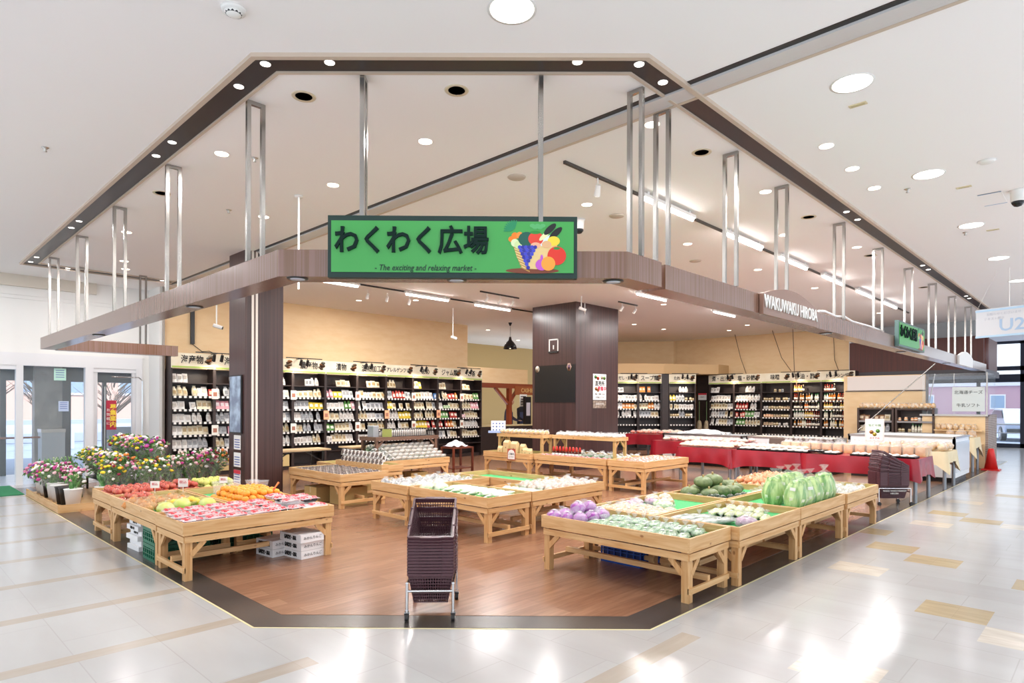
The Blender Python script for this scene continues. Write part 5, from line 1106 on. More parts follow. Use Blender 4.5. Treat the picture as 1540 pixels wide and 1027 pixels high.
# ---------------------------------------------------------------- tables under cloths on the right
RED = M('red_vinyl_cloth', '#A01C2C', .28, n2='#8C1626', sc=3, bump=.15); CREAM = M('cream_cloth', '#EAD9B4', .7)
GREYLEG = M('grey_steel_leg', '#8E9298', .35, metal=.6)
def leg_table(label, x0, x1, y0, y1, z=.7):
    t = thing('banquet_table', label, 'table', ((x0+x1)/2, (y0+y1)/2, 0)); a, b = (x1-x0)/2, (y1-y0)/2
    part('tabletop', G().box(-a, a, -b, b, z-.03, z), M('grey_top', '#B8B4B0', .5), t)
    for sx in (-1, 1):
        for sy in (-1, 1): part('leg', G().tube((sx*(a-.05), sy*(b-.05), 0), (sx*(a-.05), sy*(b-.05), z-.03), .03, n=14), GREYLEG, t)
def cloth(label, x0, x1, y0, y1, z, drop, mat, corner=.12, seed=0):
    rr = random.Random(seed); a, b = (x1-x0)/2, (y1-y0)/2; P = []; NS = 16
    for (ax, ay), (bx, by) in (((-a,-b),(a,-b)), ((a,-b),(a,b)), ((a,b),(-a,b)), ((-a,b),(-a,-b))):
        for k in range(NS): P.append((ax+(bx-ax)*k/NS, ay+(by-ay)*k/NS, k/NS))
    n = len(P); g = G(); top = [(x, y, z+.004) for x, y, _ in P]; g.add(top, [tuple(range(n))]); v = []; rows = 5
    for r_ in range(rows+1):
        for x, y, s in P:
            q = r_/rows; edge = abs(s-.5)*2; L_ = drop+corner*edge**5-.02*math.sin(PI*s); o = (.012+.02*math.sin(s*19+seed)*q+.025*q*edge**4)
            nx = -1 if x <= -a+1e-6 else (1 if x >= a-1e-6 else 0); ny_ = -1 if y <= -b+1e-6 else (1 if y >= b-1e-6 else 0)
            v.append((x+nx*o*(q**.5), y+ny_*o*(q**.5), z+.004-L_*q))
    g.add(v, [(r_*n+k, (r_+1)*n+k, (r_+1)*n+(k+1) % n, r_*n+(k+1) % n) for r_ in range(rows) for k in range(n)], 0, True)
    return solo('tablecloth', g, mat, label, 'tablecloth', ((x0+x1)/2, (y0+y1)/2, 0))
RT = [(11.65, 12.7, 2.33, 4.12), (11.65, 12.7, 4.14, 5.4), (11.65, 12.7, 5.42, 6.58)]
for k, (a, b, c_, d) in enumerate(RT):
    w_ = ['nearest the aisle', 'in the middle of the red row', 'at the inner end of the red row'][k]
    leg_table('grey-legged table under the red cloth '+w_, a, b, c_, d); cloth('shiny red vinyl cloth '+w_, a, b, c_, d, .7, .31, RED, .07, k)
leg_table('grey-legged table under the far red cloth beside the pillar', 15.9, 17.2, 9.2, 10.75); cloth('plain red cloth on the far table behind the white bags', 15.9, 17.2, 9.2, 10.75, .7, .32, RED, .05, 5)
leg_table('grey-legged table under the red cloth left of the far freezer', 13.3, 14.3, 6.0, 8.2); cloth('red cloth on the table behind the rice cake table', 13.3, 14.3, 6.0, 8.2, .7, .3, RED, .1, 6)
leg_table('grey-legged table under the cream cloth of bread bags', 13.9, 14.85, 2.32, 3.6); cloth('cream cloth on the bread bag table beside the aisle', 13.9, 14.85, 2.32, 3.6, .7, .22, CREAM, .2, 7)
leg_table('small grey-legged table under a cream cloth by the brick counter', 18.2, 19.0, 2.5, 3.3, .8); cloth('cream cloth on the small table by the brick counter', 18.2, 19.0, 2.5, 3.3, .8, .25, CREAM, .25, 8)
# goods on the red tables
def tray(label, loc, rz, w, d):
    t = thing('black_tray', label, 'tray', loc, rz); part('tray_base', G().box(-w/2, w/2, -d/2, d/2, 0, .012), BLACKPL, t)
    part('rim', G().box(-w/2, w/2, -d/2, -d/2+.008, 0, .03).box(-w/2, w/2, d/2-.008, d/2, 0, .03).box(-w/2, -w/2+.008, -d/2, d/2, 0, .03).box(w/2-.008, w/2, -d/2, d/2, 0, .03), BLACKPL, t)
cake = softbag('rice_cake_pack', 'rice cakes', M('rice_cake', '#F3EDE6', .35, n2='#DCCBB8', sc=16, coat=.5), (.06, .048, .02), 41, False, nn=12, one=True)
for k in range(7):
    y = 2.5+.24*k+(.2 if k > 3 else 0); tray(f'black tray of rice cakes, {nth(k+1)} from the aisle end of the near red table', (11.86, y, .705+(.0 if k != 5 else .03)), 0, .34, .23)
    for q in range(4): cake((11.77+.16*(q//2), y-.055+.11*(q % 2), .72), rng.uniform(-.1, .1), f'pack of rice cakes, {["front right","front left","back right","back left"][q]} on the {nth(k+1)} black tray from the aisle')
for k in range(4):
    y = 4.3+.3*k; tray(f'black tray, {nth(k+1)} from the right on the middle red table', (11.9, y, .705), 0, .38, .28)
    for q in range(6): cake((11.79+.12*(q//2), y-.065+.13*(q % 2), .72), rng.uniform(-.1, .1), f'pack of rice cakes, {nth(q+1)} on the {nth(k+1)} tray of the middle red table')
crepe = softbag('cream_cracker_bag', 'rice crackers', M('cream_cracker', '#EBDCC4', .35, n2='#D8B88E', sc=10, coat=.6), (.07, .06, .03), 42, False, nn=12, one=True)
for k in range(44): crepe((11.78+.17*(k % 4), 5.5+.1*(k//4), .72+.03*(k % 2)), rng.uniform(0, 6), f'bag of white crackers, {nth(k//4+1)} from the right in the {nth(k % 4+1)} row of the inner red table', sc=1.15)
for k in range(36): crepe((12.2+.15*(k % 3), 4.25+.1*(k//3), .73), rng.uniform(0, 6), f'pale cracker bag, {nth(k//3+1)} from the right in the {nth(k % 3+1)} back row of the middle red table', sc=1.15)
loaf = Spawner(fuse((lambda t: (part('loaf', G().box(-.055, .055, -.065, .065, 0, .125).box(-.05, .05, -.07, .07, .03, .135), M('bread_crust', '#C98F48', .6, n2='#E2BC80', sc=8), t), part('film_bag', G().lathe([(.09, 0), (.098, .06), (.09, .14), (.03, .17), (.012, .185), (.04, .215)], 10, wav=.07, k=4), FILM, t), t)[2])(thing('bread_loaf', 'x', 'bread'))))
for k in range(26): loaf((12.36+.2*(k % 2), 2.42+.185*(k//2), .705), rng.uniform(-.2, .2), f'bagged square loaf, {nth(k//2+1)} from the aisle in the {["front","back"][k % 2]} row behind the rice cake trays', sc=1.1)
for k in range(22): bread((14.0+.2*(k % 4), 2.42+.19*(k//4), .72), rng.uniform(0, 6), f'bag of rolls, {nth(k//4+1)} from the aisle in the {nth(k % 4+1)} row on the cream cloth', sc=1.3)
for k in range(40): redish = (crepe if k % 3 else redpk)((13.4+.19*(k % 5), 6.1+.25*(k//5), .72), rng.uniform(0, 6), f'assorted food bag, {nth(k//5+1)} from the right in the {nth(k % 5+1)} row of the table behind the cracker table', sc=1.4)
for k in range(24): (orpk if k % 4 == 0 else redpk if k % 3 == 0 else crepe)((16.0+.3*(k % 4), 9.3+.24*(k//4), .73), rng.uniform(0, 6), f'assorted bag on the far red cloth, {nth(k//4+1)} from the right in the {nth(k % 4+1)} row', sc=1.6)
for k in range(8): (loaf if k % 2 else crepe)((18.35+.2*(k % 3), 2.6+.22*(k//3), .81), k, f'bag on the small cream table by the brick counter, {nth(k+1)} one', sc=.9)
t = thing('sign_stand', 'white framed menu card on a thin stand behind the loaves', 'sign', (12.72, 3.22, .7), -PI/2+.3); part('stem', G().tube((0,0,0), (0,0,.2), .006), ALU, t); part('frame', G().box(-.15, .15, -.01, .01, .2, .62), M('frame_white', '#E9DAD6', .5), t); part('sheet', G().box(-.125, .125, -.014, -.01, .23, .59), WHITE, t)
text('生どら焼', .05, LEAF, t, (0, -.017, .5), 0, .0005); text('おすすめ', .04, RINK, t, (0, -.017, .27), 0, .0005)
for x, z, c in ((-.05, .38, '#C98A4A'), (.05, .4, '#6FA64A'), (0, .34, '#D9C04A')): part('printed_cake', G().lathe([(0, 0), (.035, .001)], 12).xf(Matrix.Rotation(PI/2, 4, 'X')).xf(Matrix.Translation((x, -.015, z))), M('print_'+c[1:], c, .5), t)
for k, y in enumerate((4.9, 4.45, 4.0)):
    t = thing('display_stand', f'dark slanted display stand behind the rice cakes, {nth(k+1)} from the left', 'stand', (12.45, y, .705), -PI/2); part('back_board', G().beam((0, .05, 0), (0, .12, .2), .3, .015, upv=(0, 1, 0)), M('dark_wood_stand', '#4A352C', .5), t); part('foot', G().box(-.14, .14, -.05, .08, 0, .015), M('dark_wood_stand', '#4A352C', .5), t)
solo('white_cover', G().grid(lambda u, v: (15.05+.7*u, 7.3+1.2*v, .83+.09*math.sin(PI*u)*math.sin(PI*v)+.025*math.sin(17*u+5*v)*math.cos(13*v)), 18, 22), M('cover_white', '#E8E6E6', .6), 'crumpled white cover lying on the far display freezer', 'cover')
# freezers
FZ = M('freezer_white', '#EEF0F2', .3); FZIN = M('freezer_inside', '#F4F8FA', .4)
def freezer(label, x0, x1, y0, y1, h, panel=False, glow=False):
    t = thing('chest_freezer', label, 'freezer', ((x0+x1)/2, (y0+y1)/2, 0)); a, b = (x1-x0)/2, (y1-y0)/2
    part('body', G().box(-a, a, -b, b, .1, h-.25).box(-a, -a+.05, -b, b, h-.25, h).box(a-.05, a, -b, b, h-.25, h).box(-a, a, -b, -b+.05, h-.25, h).box(-a, a, b-.05, b, h-.25, h), FZ, t)
    part('plinth', G().box(-a+.05, a-.05, -b+.05, b-.05, 0, .1), BLACKPL, t)
    part('rim', G().box(-a-.01, a+.01, -b-.01, -b+.03, h-.03, h+.01).box(-a-.01, a+.01, b-.03, b+.01, h-.03, h+.01).box(-a-.01, -a+.03, -b, b, h-.03, h+.01).box(a-.03, a+.01, -b, b, h-.03, h+.01), ALU, t)
    part('sliding_lid', G().box(-a+.04, a-.04, -b+.04, b-.04, h-.005, h+.005), GLASS, t)
    if panel: part('end_panel', G().box(-a+.04, a-.04, -b-.012, -b, .2, h-.1), M('panel_white', '#DDE3EA', .2), t)
    return t
freezer('long white chest freezer standing end-on to the right aisle', 15.3, 16.9, 2.42, 4.4, .92, True)
freezer('white display freezer behind the bread loaves', 15.0, 15.9, 4.6, 6.6, .8); freezer('white display freezer in the middle behind the red tables', 15.0, 15.9, 6.7, 8.9, .8)
for k in range(18): crepe((15.2+.2*(k % 3), 4.8+.32*(k//3), .73), k, f'frozen white pack, {nth(k//3+1)} from the right in the {nth(k % 3+1)} row of the display freezers', sc=1.4)
t = thing('traffic_cone', 'small red cone standing by the brick counter', 'cone', (19.1, 2.3, 0)); part('cone_body', G().lathe([(.14, .03), (.06, .5), (.05, .52), (0, .53)], 18), M('cone_red', '#D8231F', .4), t); part('base', G().box(-.18, .18, -.18, .18, 0, .03), M('cone_red', '#D8231F', .4), t)

# ---------------------------------------------------------------- dark shelving along the walls
SHW = M('espresso_shelf', '#2B201E', .4, n2='#352826', sc=3, st=(2, 2, 14)); SGN = M('sign_cream', '#E9DDC0', .6, n2='#F0E8D2', sc=5); SGG = M('sign_grass', '#A9C45A', .6)
TAGW = M('price_tag_white', '#EDE9E4', .5)
ZS = [.42, .62, .9, 1.17, 1.44, 1.72, 2.0]
def shelf_bay(label, loc, rz, w, sign, depth=.36, art=0):
    t = thing('shelf_bay', label, 'shelf unit', loc, rz)
    part('back_panel', G().box(0, w, depth-.02, depth, .1, 2.3), SHW, t)
    for x in (0, w-.03): part('side_panel', G().box(x, x+.03, .0, depth-.02, .0, 2.62), SHW, t)
    part('base', G().box(.03, w-.03, .06, depth-.02, 0, .1), SHW, t)
    for z in ZS: part('shelf_board', G().box(.03, w-.03, 0 if z < 1.9 else .02, depth-.02, z-.022, z), SHW, t)
    for z in ZS[1:-1]:
        g = G().box(.03, w-.03, -.012, 0, z-.04, z+.003, 0); n = int((w-.06)/.1)
        for k in range(n): g.box(.05+k*.1, .05+k*.1+.05, -.018, -.012, z-.042, z+.002, 1)
        part('price_rail', g, [BLACKPL, TAGW], t)
    s = part('sign_board', G().box(.0, w, -.012, .0, 2.3, 2.62, 0).box(.015, w-.015, -.014, -.012, 2.31, 2.345, 1), [SGN, SGG], t)
    if sign: text(sign, .19 if len(sign) < 5 else .135, INK, s, (w*.47, -.02, 2.475), 0, .001, .0025, .8)
    if art is not None:
        cs = ['#B9A58C', '#6E5A46', '#C98A5A', '#8A8E80']
        for k in range(5): c = cs[(k+art) % 4]; part('printed_food', G().lathe([(0, 0), (.035+.01*(k % 3), .0008)], 10, 0).xf(Matrix.Diagonal((1.4, .8, 1, 1))).xf(Matrix.Rotation(PI/2, 4, 'X')).xf(Matrix.Translation((w*.86-.03*(k % 2)+.02*(k//2), -.0145-.0004*k, 2.42+.035*k))), M('print_'+c[1:], c, .6), s)
    return t
# goods for the shelves, one small mesh each
PCOL = [('white', '#EFEBE6', '#B9B0A8'), ('cream', '#E8DCC0', '#A88E60'), ('silver', '#C9CACC', '#7E8084'), ('yellow', '#EBCB3A', '#F4EBC8'), ('red', '#C23A30', '#F0DAC8'), ('green', '#5E9A48', '#E0E8CC'), ('orange', '#E88A34', '#F4DCC0'), ('brown', '#8A6244', '#D9C4A4'), ('pink', '#E4A0AC', '#F4E4E4'), ('blue', '#3F78B8', '#DCE6F0')]
PACK = {}
def pack_mesh(kind, ci):
    if (kind, ci) in PACK: return PACK[kind, ci]
    nm, c1, c2 = PCOL[ci]; a = M('pack_'+nm, c1, .3, coat=.4); b = M('packprint_'+nm, c2, .4)
    g = G()
    if kind == 'food_packet':
        g.grid(lambda u, v: (-.045+.09*u, -.012*math.sin(PI*u)*math.sin(PI*v)-.004, .15*v), 4, 5, 0); g.grid(lambda u, v: (.045-.09*u, .014*math.sin(PI*u)*math.sin(PI*v)+.004, .15*v), 4, 4, 0)
        g.box(-.03, .03, -.02, -.017, .05, .11, 1)
    elif kind == 'stand_up_pouch':
        g.lathe([(.04, 0), (.045, .05), (.04, .11), (.02, .15), (.03, .16)], 8, 0, sx=1.1, sy=.5); g.box(-.028, .028, -.026, -.022, .03, .09, 1)
    elif kind == 'snack_bag':
        g.grid(lambda u, v: (-.06+.12*u, -.03*math.sin(PI*u)*math.sin(PI*v), .13*v), 5, 5, 0); g.grid(lambda u, v: (.06-.12*u, .03*math.sin(PI*u)*math.sin(PI*v), .13*v), 5, 5, 0); g.box(-.035, .035, -.034, -.03, .035, .09, 1)
    elif kind == 'small_box':
        g.box(-.035, .035, -.02, .02, 0, .13, 0); g.box(-.025, .025, -.022, -.02, .03, .1, 1)
    elif kind == 'food_jar':
        g.lathe([(.034, 0), (.036, .01), (.036, .06), (.028, .07)], 12, 0); g.lathe([(.03, .068), (.03, .085), (0, .086)], 12, 1); g.lathe([(.0365, .015), (.0365, .05)], 12, 1)
    elif kind == 'sauce_bottle':
        g.lathe([(.027, 0), (.029, .01), (.029, .1), (.013, .13), (.011, .155)], 12, 0); g.lathe([(.014, .15), (.014, .175), (0, .177)], 10, 1); g.lathe([(.0295, .025), (.0295, .085)], 12, 2)
    PACK[kind, ci] = g.mesh(kind, [a, b, WHITE]); return PACK[kind, ci]
BOT = [('dark', '#2A1A16', '#D8C9A0'), ('amber', '#B8742A', '#E8E0D0'), ('golden', '#D9B45A', '#E04A3A'), ('clear', '#DAD8CC', '#3F9A58'), ('red-capped', '#7A3A28', '#D83A2E'), ('green-capped', '#E2DCC4', '#3E9A54'), ('orange', '#E07A2E', '#F0EAE0')]
def bottle_mesh(ci):
    if ('bottle', ci) in PACK: return PACK['bottle', ci]
    nm, c1, c2 = BOT[ci]; g = G(); g.lathe([(.027, 0), (.029, .01), (.029, .11), (.013, .145), (.011, .17)], 12, 0); g.lathe([(.014, .165), (.014, .19), (0, .192)], 10, 1); g.lathe([(.0295, .025), (.0295, .085)], 12, 2)
    PACK['bottle', ci] = g.mesh('condiment_bottle', [M('bottle_'+nm, c1, .12), M('cap_'+nm, c2, .4), M('bottle_label', '#ECE4D4', .5)]); return PACK['bottle', ci]
counts = {}
CATN = {'food_packet': 'packet', 'stand_up_pouch': 'pouch', 'snack_bag': 'snack bag', 'small_box': 'box', 'food_jar': 'jar', 'condiment_bottle': 'bottle'}
def stock(loc, rz, w, where, kinds, weights, seed, rows=range(1, 7), fill=.96, pal=None, z_of=None, yoff=.07):
    rr = random.Random(seed); rm = Matrix.Rotation(rz, 4, 'Z'); p0 = Vector(loc)
    for ri in rows:
        z = ZS[ri] if z_of is None else z_of[ri]; x = .09; n = 0; top = ri == 6 and z_of is None
        if top and rr.random() < .45: x = w*.45
        xe = w-.06 if not top else min(w-.06, x+.3)
        rw = ['bottom', 'second', 'third', 'fourth', 'fifth', 'top display', 'top'][ri] if z_of is None else f'{nth(ri+1)}'
        while x < xe:
            kd = rr.choices(kinds, weights)[0]; run = rr.randint(2, 4); ci = (rr.choice(pal) if rr.random() < .5 else rr.choice([0, 0, 1, 2, 1])) if pal else rr.randrange(len(PCOL)); bi = rr.randrange(len(BOT))
            st = {'food_packet': .098, 'stand_up_pouch': .1, 'snack_bag': .125, 'small_box': .078, 'food_jar': .078, 'condiment_bottle': .064}[kd]
            for _ in range(run):
                if x > xe: break
                if counts.get(kd, 0) >= 296: kd = 'stand_up_pouch' if kd != 'stand_up_pouch' else 'food_packet'
                n += 1; counts[kd] = counts.get(kd, 0)+1
                me = bottle_mesh(bi) if kd == 'condiment_bottle' else pack_mesh(kd, ci)
                lean = 0 if kd in ('food_jar', 'condiment_bottle', 'small_box') else -.32
                s_ = rr.uniform(.92, 1.1); s_ = (s_*1.12, s_, s_*1.3) if kd in ('food_packet', 'stand_up_pouch', 'snack_bag') else (s_*1.1, s_*1.1, s_*1.15)
                p = p0+rm @ Vector((x, yoff, 0)); nm = BOT[bi][0] if kd == 'condiment_bottle' else PCOL[ci][0]
                o = put(kd, me, None, (p.x, p.y, z+.002), Euler((lean, rr.uniform(-.05, .05), rz)), s_)
                tag(o, f'{nm} {CATN[kd]}, {nth(n)} from the left on the {rw} shelf {where}', CATN[kd])
                x += st*(1.05 if rr.random() < .9 else 1.9)
LX = [4.40, 5.27, 6.16, 7.06, 7.91, 8.80, 9.69, 10.57, 11.45, 12.33, 13.17]
LS = [('海産物', 'seafood'), ('海産物', 'second seafood'), ('のり', 'seaweed'), ('農産物', 'farm produce'), ('漬物', 'pickles'), ('漬物加工', 'processed pickles'), ('アレルゲンフリー', 'allergen-free'), ('あめ', 'sweets'), ('ジャム類', 'jam'), ('お茶', 'tea')]
PAL_L = [[0, 2, 0, 1, 4], [0, 2, 1, 8], [1, 0, 5], [0, 1, 3, 2], [0, 1, 3, 5, 8], [5, 3, 0, 1, 8], [1, 3, 0, 4], [3, 3, 6, 9, 4, 1], [4, 1, 6, 5, 0], [1, 5, 0, 8, 7]]
YS = 14.08
for k in range(10):
    shelf_bay(f'dark shelf unit with the {LS[k][1]} sign on the back wall', (LX[k], YS, 0), 0, LX[k+1]-LX[k], LS[k][0], art=k)
    stock((LX[k], YS, 0), 0, LX[k+1]-LX[k], f'under the {LS[k][1]} sign', ['food_packet', 'stand_up_pouch', 'snack_bag', 'small_box', 'food_jar'], [4, 3, 3, .6, .9 if k in (0, 1, 8) else .1], 100+k, pal=PAL_L[k])
RYs = [10.51, 9.59, 8.64, 7.67, 6.76, 5.79]; RS = [('煮・出汁', 'stock'), ('塩・砂糖', 'salt and sugar'), ('味噌', 'miso'), ('醤油・酢', 'soy sauce and vinegar'), ('ドレッシング', 'dressing')]
XR = 20.8
for k in range(5):
    w = RYs[k]-RYs[k+1]; shelf_bay(f'dark shelf unit with the {RS[k][1]} sign on the right wall', (XR, RYs[k], 0), -PI/2, w, RS[k][0], art=k+1)
    stock((XR, RYs[k], 0), -PI/2, w, f'under the {RS[k][1]} sign', [['food_packet', 'stand_up_pouch'], ['stand_up_pouch', 'food_packet', 'small_box'], ['food_jar'], ['condiment_bottle'], ['condiment_bottle']][k], [[3, 2], [3, 2, 1], [1], [1], [1]][k], 200+k, pal=[[0, 1, 2, 7], [0, 1, 5, 4, 0], [1, 7, 6, 1], None, None][k], rows=range(2, 7))
dg = -rad(45.8); P0 = Vector((17.9, 12.45, 0)); DV = Vector((math.cos(dg), math.sin(dg), 0))
for k, (off, w_, sg, nm) in enumerate(((-.8, .78, '麺類', 'noodle'), (0, .77, 'だし・麺類', 'dashi'), (.78, .79, 'スープ類', 'soup'), (1.82, .92, 'たれ・つゆ', 'sauce'))):
    q = P0+DV*off; shelf_bay(f'dark shelf unit with the {nm} sign in the slanting far corner', tuple(q), dg, w_, sg, art=k)
    stock(tuple(q), dg, w_, f'under the {nm} sign', ['stand_up_pouch', 'snack_bag', 'food_packet'] if k < 3 else ['food_jar', 'stand_up_pouch', 'small_box'], [2, 2, 1], 300+k, pal=[6, 4, 0, 3, 1], rows=range(3, 7))
q = P0+DV*1.58; t = solo('partition', G().box(0, .22, -.02, .3, 0, 2.62), SHW, 'narrow dark partition between the soup and sauce shelves', 'partition', tuple(q), (0, 0, dg))
solo('partition', G().box(21.0, 21.05, 10.52, 11.08, 0, 2.62), SHW, 'dark partition behind the hanging mops', 'partition')
t = thing('notice_board', 'small red and white notice above the hanging mops', 'notice', (20.98, 11.0, 1.75), -PI/2); part('board', G().box(-.0, .32, -.012, 0, 0, .24), WHITE, t); part('header', G().box(0, .32, -.014, -.012, .18, .24), RINK, t); text('お客様へ', .05, INK, t, (.16, -.016, .1), 0, .0005)
for k, y in enumerate((10.9, 10.62)):
    t = thing('mop', f'{["left","right"][k]} mop hanging head down in the dark corner', 'mop', (20.86, y, .7)); part('handle', G().tube((0,0,.3), (0,0,1.0), .012), M('mop_handle', '#7E9A6A', .4), t); part('mop_head', G().lathe([(.03, .32), (.07, .25), (.1, .05), (.11, -.1), (.06, -.14), (0, -.12)], 12, wav=.15, k=6), M('mop_cotton', '#C9B79A', .9, n2='#A8967A', sc=20, bump=.5), t)
# POP cards hung between the bays
for k, x in enumerate(LX[1:-1]):
    for j, (z, c) in enumerate(((1.78, '#EAD9D4'), (1.3, '#F0B088' if k % 2 else '#E8E0D0'), (1.0, '#E6E8E0'))):
        if (k+j) % 2: continue
        t = thing('shelf_card', f'hanging card {["high","at eye level","low"][j]} on the post right of the {LS[k][1]} shelves', 'card', (x, YS-.03, z)); part('card', G().box(-.07, .07, -.004, 0, -.12, .1), M('card_'+c[1:], c, .5), t); part('print', G().box(-.04, .04, -.006, -.004, -.06, .03), M('card_print', '#A8705C', .5), t)
for k, (x, h) in enumerate(((4.75, .0), (5.65, 0), (6.6, 0))):
    for j in range(2):
        t = carton(f'cream storage box on the floor shelf under the {LS[k][1]} sign, {["left","right"][j]} one', (x-.2+.4*j, YS+.16, .1), 0, .36, .3, .27, M('cream_box', '#C9B27C', .7), False); part('print_mark', G().lathe([(.018, 0), (.026, .001)], 14).xf(Matrix.Rotation(PI/2, 4, 'X')).xf(Matrix.Translation((0, -.151, .13))), INK, t)
for k in range(3): price_card((4.62+.42*k, YS-.014, .44), 0, f'white card with pink characters on the lowest shelf at the left, {nth(k+1)} one', .17, .14, txt='お得')

# open wooden racks and counter shelves at the far right
def rack(label, x, y0, y1, zs, m=SHW):
    t = thing('open_rack', label, 'shelf unit', (x, y1, 0), -PI/2); w = y1-y0
    for a in (0, w-.05): part('side_panel', G().box(a, a+.05, 0, .42, 0, zs[-1]+.02), m, t)
    part('back_panel', G().box(.05, w-.05, .40, .42, 0, zs[-1]), m, t)
    for z in zs: part('shelf_board', G().box(.05, w-.05 if z != zs[-1] else w-.05, 0, .4, z-.03, z), m, t)
    for z in zs[:-1]: part('price_rail', G().box(.05, w-.05, -.012, 0, z-.045, z+.005), M('grey_rail', '#8E8A8A', .5), t)
RW = M('rack_walnut', '#46342C', .4)
rack('walnut open rack with tied bags on top, left one by the kitchen', 19.4, 4.45, 5.35, [.55, .85, 1.15, 1.48], RW); rack('walnut open rack with bottles, right one by the kitchen', 19.4, 3.52, 4.42, [.55, .85, 1.15, 1.48], RW)
paper = softbag('tied_snack_bag', 'snack bag', M('tied_snack', '#D8A860', .35, n2='#F0E0C4', sc=10, contrast=(.45, .6), coat=.6), (.065, .05, .07), 51, True, nn=12, one=True)
for k in range(20): paper((19.5+.0*k, 5.27-.09*k, 1.482), k, f'tied bag of crackers on top of the open racks, {nth(k+1)} from the left', sc=1.1)
for q, (ya, nm) in enumerate(((5.35, 'left'), (4.42, 'right'))):
    stock((19.4, ya, 0), -PI/2, .9, f'of the {nm} open rack by the kitchen', ['snack_bag', 'stand_up_pouch'] if q == 0 else ['food_jar', 'condiment_bottle'], [1, 1], 400+q, pal=[1, 8, 0, 6, 7], z_of=[.55, .85, 1.15], rows=range(3), yoff=.1)
for z in (.62, .95): solo('counter_shelf', G().box(19.2, 19.45, 2.5, 3.5, z-.02, z), TAN, f'tan shelf fixed to the kitchen counter, {"lower" if z < .8 else "upper"} one', 'shelf')
for k in range(14): (paper if k < 7 else crepe)((19.32, 3.42-.125*(k % 7), .952 if k < 7 else .622), k, f'bag on the {"upper" if k < 7 else "lower"} counter shelf, {nth(k % 7+1)} from the left')
# kitchen glass and its notices
t = thing('glass_partition', 'clear glass partition standing on the kitchen counter', 'partition', (19.5, 2.43, 1.345)); part('pane', G().box(0, .01, 0, 1.38, 0, 1.05), GLASS, t); part('pane', G().box(0, 1.4, 0, .01, 0, 1.05), GLASS, t); part('corner_post', G().box(-.01, .02, -.01, .02, 0, 1.06), ALU, t)
part('mullion', G().box(-.005, .015, .68, .69, 0, 1.05), ALU, t)
t = thing('kitchen_notice', 'white notice with grey characters on the kitchen glass', 'notice', (19.47, 3.15, 1.42), -PI/2); part('sheet', G().box(0, .68, -.004, 0, 0, .62), M('frosted_sheet', '#D2DAD8', .4), t); text('北海道チーズ', .1, INK, t, (.34, -.008, .48), 0, .0005); text('牛乳ソフト', .1, INK, t, (.34, -.008, .15), 0, .0005)
solo('roll_screen', G().tube((19.62, 3.8, .9), (19.62, 3.55, 2.4), .012), STEEL, 'thin steel rod leaning beside the open rack', 'rod')
solo('stretch_pole', G().tube((16.4, 4.5, .98), (16.6, 3.0, 2.5), .011), STEEL, 'slanting steel rod rising from the freezer to the fascia', 'rod')

# ---------------------------------------------------------------- till corner behind the pillar
t = thing('till_arch', 'red-brown timber arch with a carved sign over the till', 'arch', (13.2, 15.0, 0))
RDW = M('red_timber', '#8A3E20', .4)
part('beam', G().box(0, 4.0, 0, .14, 2.12, 2.28), RDW, t)
for x in (2.1,): part('post', G().box(x, x+.14, 0, .14, 0, 2.12), RDW, t)
for a, b in (((.0, .07, 1.7), (.45, .07, 2.13)), ((2.1, .07, 1.6), (1.5, .07, 2.13)), ((2.24, .07, 1.7), (2.6, .07, 2.13))): part('brace', G().beam(a, b, .09, .09), RDW, t)
s = part('sign_board', G().box(2.35, 3.7, -.05, -.01, 1.9, 2.2), M('carved_board', '#9A5228', .5), t); text('CASHIER', .2, M('sign_gold', '#D9B070', .5), s, (3.0, -.06, 2.05), 0, .004, .003, .95)
struct('wall_till', G().box(13.2, 17.2, 15.9, 16.0, 2.28, 2.85), TAN)
t = thing('pigeonhole_shelf', 'cream pigeonhole shelf behind the till arch', 'shelf unit', (13.3, 16.3, 0)); PG = M('pigeonhole_cream', '#C9B68A', .6)
part('back_panel', G().box(0, 1.7, .3, .32, .8, 2.2), M('pigeonhole_dark', '#7A6642', .7), t)
for k in range(5): part('divider', G().box(.42*k, .42*k+.03, 0, .3, .8, 2.2), PG, t)
for k in range(5): part('shelf_board', G().box(0, 1.71, 0, .3, .8+.34*k, .83+.34*k), PG, t)
t = thing('till_counter', 'low counter of the till behind the bread table', 'counter', (14.6, 14.6, 0)); part('counter_body', G().box(-1.2, 2.0, 0, .5, 0, .85), SHW, t); part('countertop', G().box(-1.22, 2.02, -.02, .52, .85, .89), PG, t)
t = thing('card_terminal', 'tall black terminal with a white QR-less panel at the till', 'terminal', (15.9, 14.72, .885)); part('body', G().box(-.15, .15, -.05, .05, 0, .95), BLACKPL, t); part('panel', G().box(-.09, .09, -.056, -.05, .3, .75), M('terminal_panel', '#C9C4CE', .4), t)
t['label'] = 'tall black terminal with a pale panel at the till'
t = thing('paper_notice', 'white notice sheet hanging under the till sign', 'notice', (15.95, 14.95, 1.5)); part('sheet', G().box(-.18, .18, -.006, 0, 0, .42), WHITE, t)
for k in range(4): part('printed_line', G().box(-.13, .13, -.008, -.006, .06+.09*k, .09+.09*k), INK, t)
